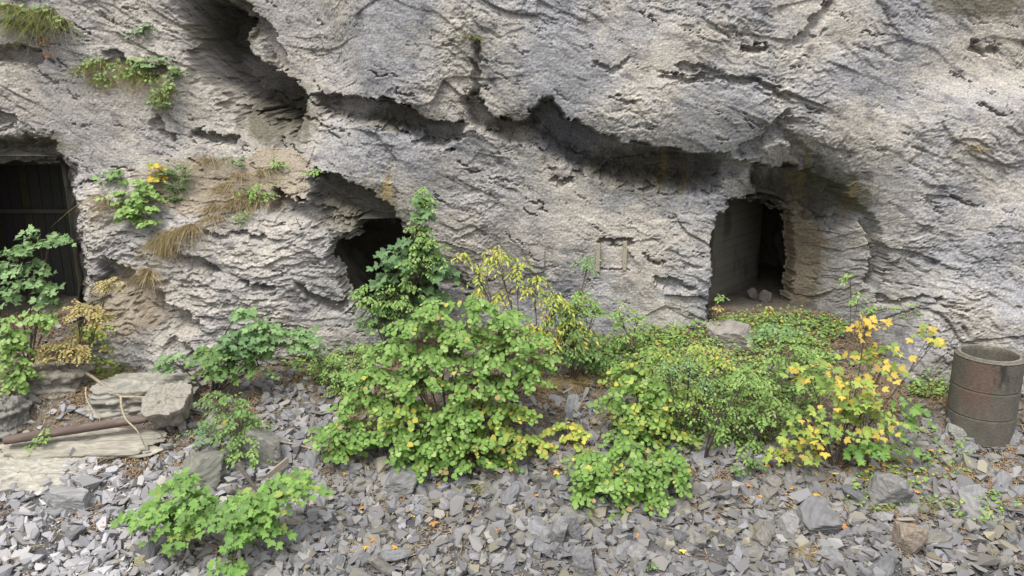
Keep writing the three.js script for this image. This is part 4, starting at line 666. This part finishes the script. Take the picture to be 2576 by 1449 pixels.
shrub({ name: 'bare_sapling', cat: 'sapling', label: 'leaning dark stemmed sapling standing in front of the undergrowth', seed: 19, foot: [1770, 1160], leaf: 'oval', size: 0.055, pal: PAL.light, per: 9, bark: [0.06, 0.045, 0.04], stem: 0.018, clumps: [[1830, 1020, 50, 30, 0, 0.2, 14], [1870, 960, 50, 30, 0, 0.2, 12], [1780, 1050, 30, 20, 0.05, 0.15, 6]] });
shrub({ label: 'green leafy shrub among the undergrowth left of the yellow maple', seed: 20, foot: [1930, 1130], leaf: 'oval', size: 0.075, pal: PAL.light, per: 8, twig: 0.3, clumps: [[1880, 950, 110, 30, -0.2, 0.35, 36], [1990, 890, 100, 30, -0.5, 0.3, 34], [1940, 1030, 110, 34, 0, 0.35, 40], [1830, 1070, 80, 26, 0, 0.3, 24], [1780, 890, 90, 24, -0.4, 0.3, 26, PAL.lindenYellow], [1740, 1000, 70, 30, -0.1, 0.3, 24, PAL.lindenMix], [2060, 960, 70, 40, -0.3, 0.3, 24], [1660, 890, 80, 24, -0.4, 0.3, 20, PAL.lindenMix], [1900, 1130, 60, 30, 0.1, 0.25, 16], [1960, 830, 80, 20, -0.8, 0.25, 16, PAL.cool]] });
shrub({ name: 'maple_shrub', cat: 'maple', label: 'maple shrub with bright yellow and green leaves left of the concrete pipe', seed: 21, foot: [2100, 1180], leaf: 'maple', size: 0.125, solo: true, pal: PAL.mapleYellow, per: 4, twig: 0.3, hang: 0.3, face: 0.6, bark: [0.1, 0.075, 0.06], stem: 0.02,
  clumps: [[2060, 1060, 75, 55, 0.15, 0.3, 16], [2140, 980, 80, 60, -0.05, 0.3, 16], [2180, 1050, 90, 50, 0.1, 0.3, 15], [2050, 930, 60, 40, -0.1, 0.25, 8], [2230, 900, 90, 50, -0.3, 0.3, 13, PAL.mapleYellow], [2180, 810, 26, 36, -0.35, 0.15, 5, [[0.52, 0.38, 0.05, 1]]], [2350, 850, 60, 40, -0.45, 0.2, 5], [2220, 1120, 80, 40, 0.2, 0.25, 10, PAL.mapleGreen], [2000, 1130, 70, 26, 0.25, 0.2, 7], [2290, 1030, 50, 40, 0, 0.2, 6, PAL.mapleGreen]] });
shrub({ name: 'maple_seedling', cat: 'maple', label: 'thin stemmed green seedling on the right flank of the tunnel', seed: 22, foot: [2140, 850], leaf: 'oval', size: 0.075, pal: PAL.light, per: 5, twig: 0.15, footZ: -11.9, clumps: [[2140, 700, 20, 12, 0, 0.1, 3], [2160, 745, 26, 20, 0, 0.1, 4], [2200, 770, 30, 24, 0, 0.1, 5], [2300, 780, 50, 26, 0.1, 0.1, 7]], stem: 0.009 });
shrub({ name: 'seedling', cat: 'seedling', label: 'small green and withered sprig at the left corner of the tunnel mouth', seed: 23, foot: [1795, 800], footZ: -12.5, leaf: 'oval', size: 0.08, pal: PAL.light, per: 5, twig: 0.14, clumps: [[1815, 745, 14, 6, 0, 0.06, 3], [1805, 768, 12, 10, 0, 0.06, 3, PAL.tan]], stem: 0.006 });
shrub({ name: 'seedling', cat: 'seedling', label: 'small yellow seedling on the tunnel threshold', seed: 24, foot: [1935, 795], footZ: -12.8, leaf: 'oval', size: 0.07, pal: PAL.turning, per: 5, twig: 0.12, clumps: [[1936, 780, 12, 14, 0, 0.08, 5]], stem: 0.006 });
{ // ground cover on the right half of the slope and round the big shrubs
  const r = rng(31), F = new Foliage(), B = new Foliage();
  const AREAS = [[1790, 920, 320, 110, 2900], [1960, 840, 170, 40, 900], [1780, 1040, 260, 100, 1500], [1590, 900, 130, 40, 420], [850, 930, 110, 60, 420], [2340, 985, 60, 22, 160], [760, 900, 60, 40, 160], [2230, 1250, 110, 45, 150], [2330, 1170, 110, 60, 110], [2470, 1290, 90, 40, 60], [2000, 1120, 160, 30, 120], [1640, 870, 90, 22, 260], [250, 930, 60, 24, 60]];
  for (const [cu, cv, ru, rv, n] of AREAS) for (let k = 0; k < n; k++) {
    const a = r() * 6.283, q = Math.sqrt(r()), u = cu + Math.cos(a) * q * ru, v = cv + Math.sin(a) * q * rv; if (fbm(u * 0.013, v * 0.02, 2) < -0.3) continue;
    const p = onGround(u, v), h = 0.05 + 0.33 * r() * r(); 
    for (let i = 0; i < 3; i++) { const b = r() * 6.283; F.add(r() < 0.5 ? OVAL : r() < 0.5 ? ROUND : LANCE, pose(V3(p.x + 0.07 * (r() - 0.5), p.y + h * (0.5 + 0.5 * r()), p.z + 0.07 * (r() - 0.5)), V3(Math.cos(b), -0.1 - 0.3 * r(), Math.sin(b) * 0.7 + 0.3), V3(0.5 * (r() - 0.5), 0.9, 0.5 * r()), 0.05 * (0.6 + 0.8 * r())), tint(r() < 0.3 ? PAL.lindenYellow : r() < 0.45 ? PAL.cool : PAL.light, r)); }
    if (r() < 0.4) blades(B, p, 5, 0.22, 0.05, r() < 0.6 ? PAL.straw : PAL.grass, r, 0.7, 0.006);
  }
  const t = new THREE.Group(); t.name = 'undergrowth'; scene.add(t); tag(t, 'low mixed green herbs and dry stalks covering the slope below the tunnel', 'undergrowth', null, 'stuff');
  part(t, 'herb_leaves', F.build(), leafMat, 'stuff'); part(t, 'dry_stalks', B.build(), grassMat, 'stuff');
}
// ---------------------------------------------------------------- grasses and plants on the cliff ledges
tuft('grass and leaves trailing from the top left corner of the cliff', [[20, 20], [60, 30], [90, 40], [120, 30], [160, 60], [100, 70], [40, 60]], 60, 0.4, 0.16, PAL.strawGreen, 41, { mixLeaf: 90, droop: 1.1 });
shrub({ label: 'rust coloured dry sprig hanging below the top left grass', name: 'withered_sprig', cat: 'sprig', seed: 42, cliff: true, foot: [80, 70], leaf: 'oval', size: 0.05, pal: PAL.rust, per: 6, twig: 0.15, noStem: true, clumps: [[95, 90, 24, 20, 0.05, 0.08, 8], [115, 125, 16, 14, 0.05, 0.06, 4]] });
tuft('mixed green cushion of grass and round leaves on the upper left ledge', [[210, 175], [250, 165], [290, 165], [320, 185], [350, 190], [390, 195], [430, 225], [410, 240], [270, 200], [350, 165]], 46, 0.26, 0.14, PAL.strawGreen, 43, { mixLeaf: 170, droop: 0.9 });
shrub({ name: 'climbing_sprig', cat: 'sprig', label: 'leafy sprig trailing from the right end of the upper left ledge cushion', seed: 44, cliff: true, foot: [400, 185], leaf: 'round', size: 0.075, pal: PAL.bramble, per: 5, twig: 0.18, clumps: [[380, 150, 40, 20, 0.05, 0.1, 10, PAL.cool], [440, 180, 24, 22, 0.05, 0.1, 8], [400, 240, 22, 30, 0.05, 0.1, 8, PAL.light]], noStem: true });
shrub({ name: 'seedling', cat: 'seedling', label: 'pale seedling on bare rock above the upper left ledge cushion', seed: 45, cliff: true, foot: [355, 105], leaf: 'round', size: 0.075, pal: PAL.cool, per: 4, twig: 0.16, clumps: [[370, 65, 28, 18, 0, 0.06, 5], [345, 80, 20, 10, 0, 0.06, 3]], stem: 0.006 });
tuft('small dry tuft in a notch high on the middle of the cliff', [[1185, 98], [1195, 100]], 34, 0.26, 0.07, PAL.strawGreen, 46, { droop: 0.5 });
tuft('rusty tuft in a crack on the upper right cliff', [[2445, 375]], 26, 0.2, 0.05, PAL.straw, 47);
shrub({ label: 'round leaved plant with yellow flowers on the middle left ledge', seed: 48, cliff: true, name: 'ledge_plant', cat: 'plant', foot: [330, 500], leaf: 'round', size: 0.095, pal: PAL.light, per: 5, twig: 0.2, noStem: true, clumps: [[330, 480, 80, 40, 0.15, 0.15, 26], [350, 530, 60, 30, 0.2, 0.12, 18], [380, 430, 30, 30, 0.05, 0.1, 8, [[0.62, 0.42, 0.02, 2], [0.2, 0.3, 0.05, 1]]], [370, 560, 20, 12, 0.2, 0.06, 4], [290, 440, 34, 26, 0.05, 0.1, 6, PAL.bramble]] });
shrub({ label: 'bluish green bushy plant beside the round leaved ledge plant', seed: 49, cliff: true, name: 'ledge_plant', cat: 'plant', foot: [450, 500], leaf: 'lance', size: 0.06, pal: PAL.cool, per: 12, twig: 0.2, rise: 0.4, noStem: true, hang: 0.1, clumps: [[445, 440, 44, 45, 0.05, 0.15, 44], [440, 480, 36, 30, 0.1, 0.12, 18, PAL.bramble]] });
tuft('dry grass and roots spilling over the middle left ledge', [[530, 400], [560, 470], [600, 440], [620, 490], [650, 500], [590, 510], [530, 520], [660, 430], [540, 545], [250, 500], [275, 515]], 46, 0.26, 0.16, PAL.straw, 50, { droop: 1.2 });
shrub({ label: 'green leaves among dry grass at the right of the middle left ledge', seed: 51, cliff: true, name: 'ledge_plant', cat: 'plant', foot: [640, 500], leaf: 'oval', size: 0.07, pal: PAL.light, per: 6, twig: 0.18, noStem: true, clumps: [[640, 480, 60, 30, 0.1, 0.12, 20], [690, 410, 30, 20, 0.05, 0.1, 8], [780, 430, 24, 18, 0.1, 0.08, 6], [600, 400, 50, 16, 0, 0.1, 8, PAL.cool], [620, 540, 40, 16, 0.1, 0.08, 6]] });
tuft('tan tuft of dry grass on the face of the layered rock mass', [[400, 600], [430, 590], [460, 580], [420, 615], [480, 570]], 80, 0.27, 0.12, PAL.straw, 52, { droop: 1.2 });
tuft('pale dry tuft below the tan tuft on the layered rock mass', [[365, 680], [372, 690]], 50, 0.24, 0.08, PAL.straw, 53, { droop: 1.2 });
tuft('yellow green grass clump at the foot of the layered rock mass', [[250, 925], [280, 930], [310, 920], [340, 915], [270, 950]], 70, 0.34, 0.16, PAL.strawGreen, 54, { ground: true, droop: 0.8 });
tuft('brown dry grass clump under the large round leaved shrub at its right', [[1380, 970], [1420, 975], [1460, 965], [1340, 975], [1490, 960]], 90, 0.3, 0.2, PAL.straw, 55, { ground: true });
tuft('green grass left of the concrete pipe', [[2310, 985], [2340, 990], [2370, 985]], 60, 0.22, 0.14, PAL.strawGreen, 56, { ground: true });
tuft('small grass tuft left of the rough triangular boulder', [[2140, 1268], [2160, 1275]], 60, 0.17, 0.07, PAL.grass, 57, { ground: true });
tuft('grass tuft right of the rough triangular boulder', [[2300, 1285], [2320, 1275], [2340, 1262]], 50, 0.17, 0.08, PAL.grass, 58, { ground: true, mixLeaf: 30 });
tuft('dry tuft below the broad flat slab', [[2010, 1385], [2030, 1395]], 60, 0.19, 0.08, PAL.straw, 59, { ground: true });
tuft('small grass tuft in rubble between the two round leaved shrubs', [[1200, 1225], [1205, 1238]], 26, 0.2, 0.04, PAL.strawGreen, 60, { ground: true });
tuft('short green grass on the cream shelf below the rusty pipe', [[170, 1118], [185, 1122]], 60, 0.12, 0.07, PAL.grass, 61, { ground: true });
tuft('green grass at the right edge below the concrete pipe', [[2565, 1255], [2572, 1262]], 50, 0.16, 0.06, PAL.grass, 62, { ground: true });
shrub({ name: 'seedling', cat: 'seedling', label: 'small green seedling at the left end of the rusty pipe', seed: 63, foot: [85, 1140], leaf: 'oval', size: 0.075, pal: PAL.light, per: 5, twig: 0.15, clumps: [[75, 1135, 36, 18, 0.1, 0.12, 8], [108, 1095, 18, 18, 0.1, 0.08, 5]], stem: 0.006 });
shrub({ name: 'seedling', cat: 'seedling', label: 'small glossy green seedling in front of the undergrowth', seed: 64, foot: [1885, 1200], leaf: 'oval', size: 0.07, pal: PAL.bramble, per: 6, twig: 0.15, clumps: [[1880, 1170, 40, 24, 0.05, 0.12, 12]], stem: 0.006 });
shrub({ name: 'seedling', cat: 'seedling', label: 'tiny green weed in rubble at the lower edge right of centre', seed: 65, foot: [1640, 1440], leaf: 'oval', size: 0.05, pal: PAL.cool, per: 4, twig: 0.1, clumps: [[1638, 1425, 14, 10, 0.02, 0.05, 4]], stem: 0.005 });
{ // fallen leaves under the maples
  const r = rng(71), spots = []; for (let i = 0; i < 170; i++) { const m = i % 3, u = m ? 1900 + 480 * r() : 400 + 1900 * r(), v = m ? 1120 + 200 * r() * r() + 40 * r() : 1020 + 380 * r(); const p = onGround(u, v); spots.push([pose(p.add(V3(0, 0.05 + 0.03 * r(), 0)), V3(r() - 0.5, 0.1 * (r() - 0.5), r() - 0.5), V3(0.7 * (r() - 0.5), 1, 0.7 * (r() - 0.3)), 0.06 + 0.05 * r()).clone(), tint([[0.5, 0.27, 0.04, 3], [0.34, 0.17, 0.06, 4], [0.55, 0.4, 0.06, 1]], r)]); }
  const im = new THREE.InstancedMesh(MAPLES[1], new THREE.MeshStandardMaterial({ roughness: 0.9, side: THREE.DoubleSide }), spots.length), C = new THREE.Color(); spots.forEach(([m, c], k) => { im.setMatrixAt(k, m); im.setColorAt(k, C.setRGB(...c)); });
  im.name = 'fallen_leaves'; im.castShadow = im.receiveShadow = true; scene.add(im); tag(im, 'fallen orange and brown maple leaves scattered on the rubble', 'fallen leaves', null, 'stuff'); }
renderer.render(scene, camera);
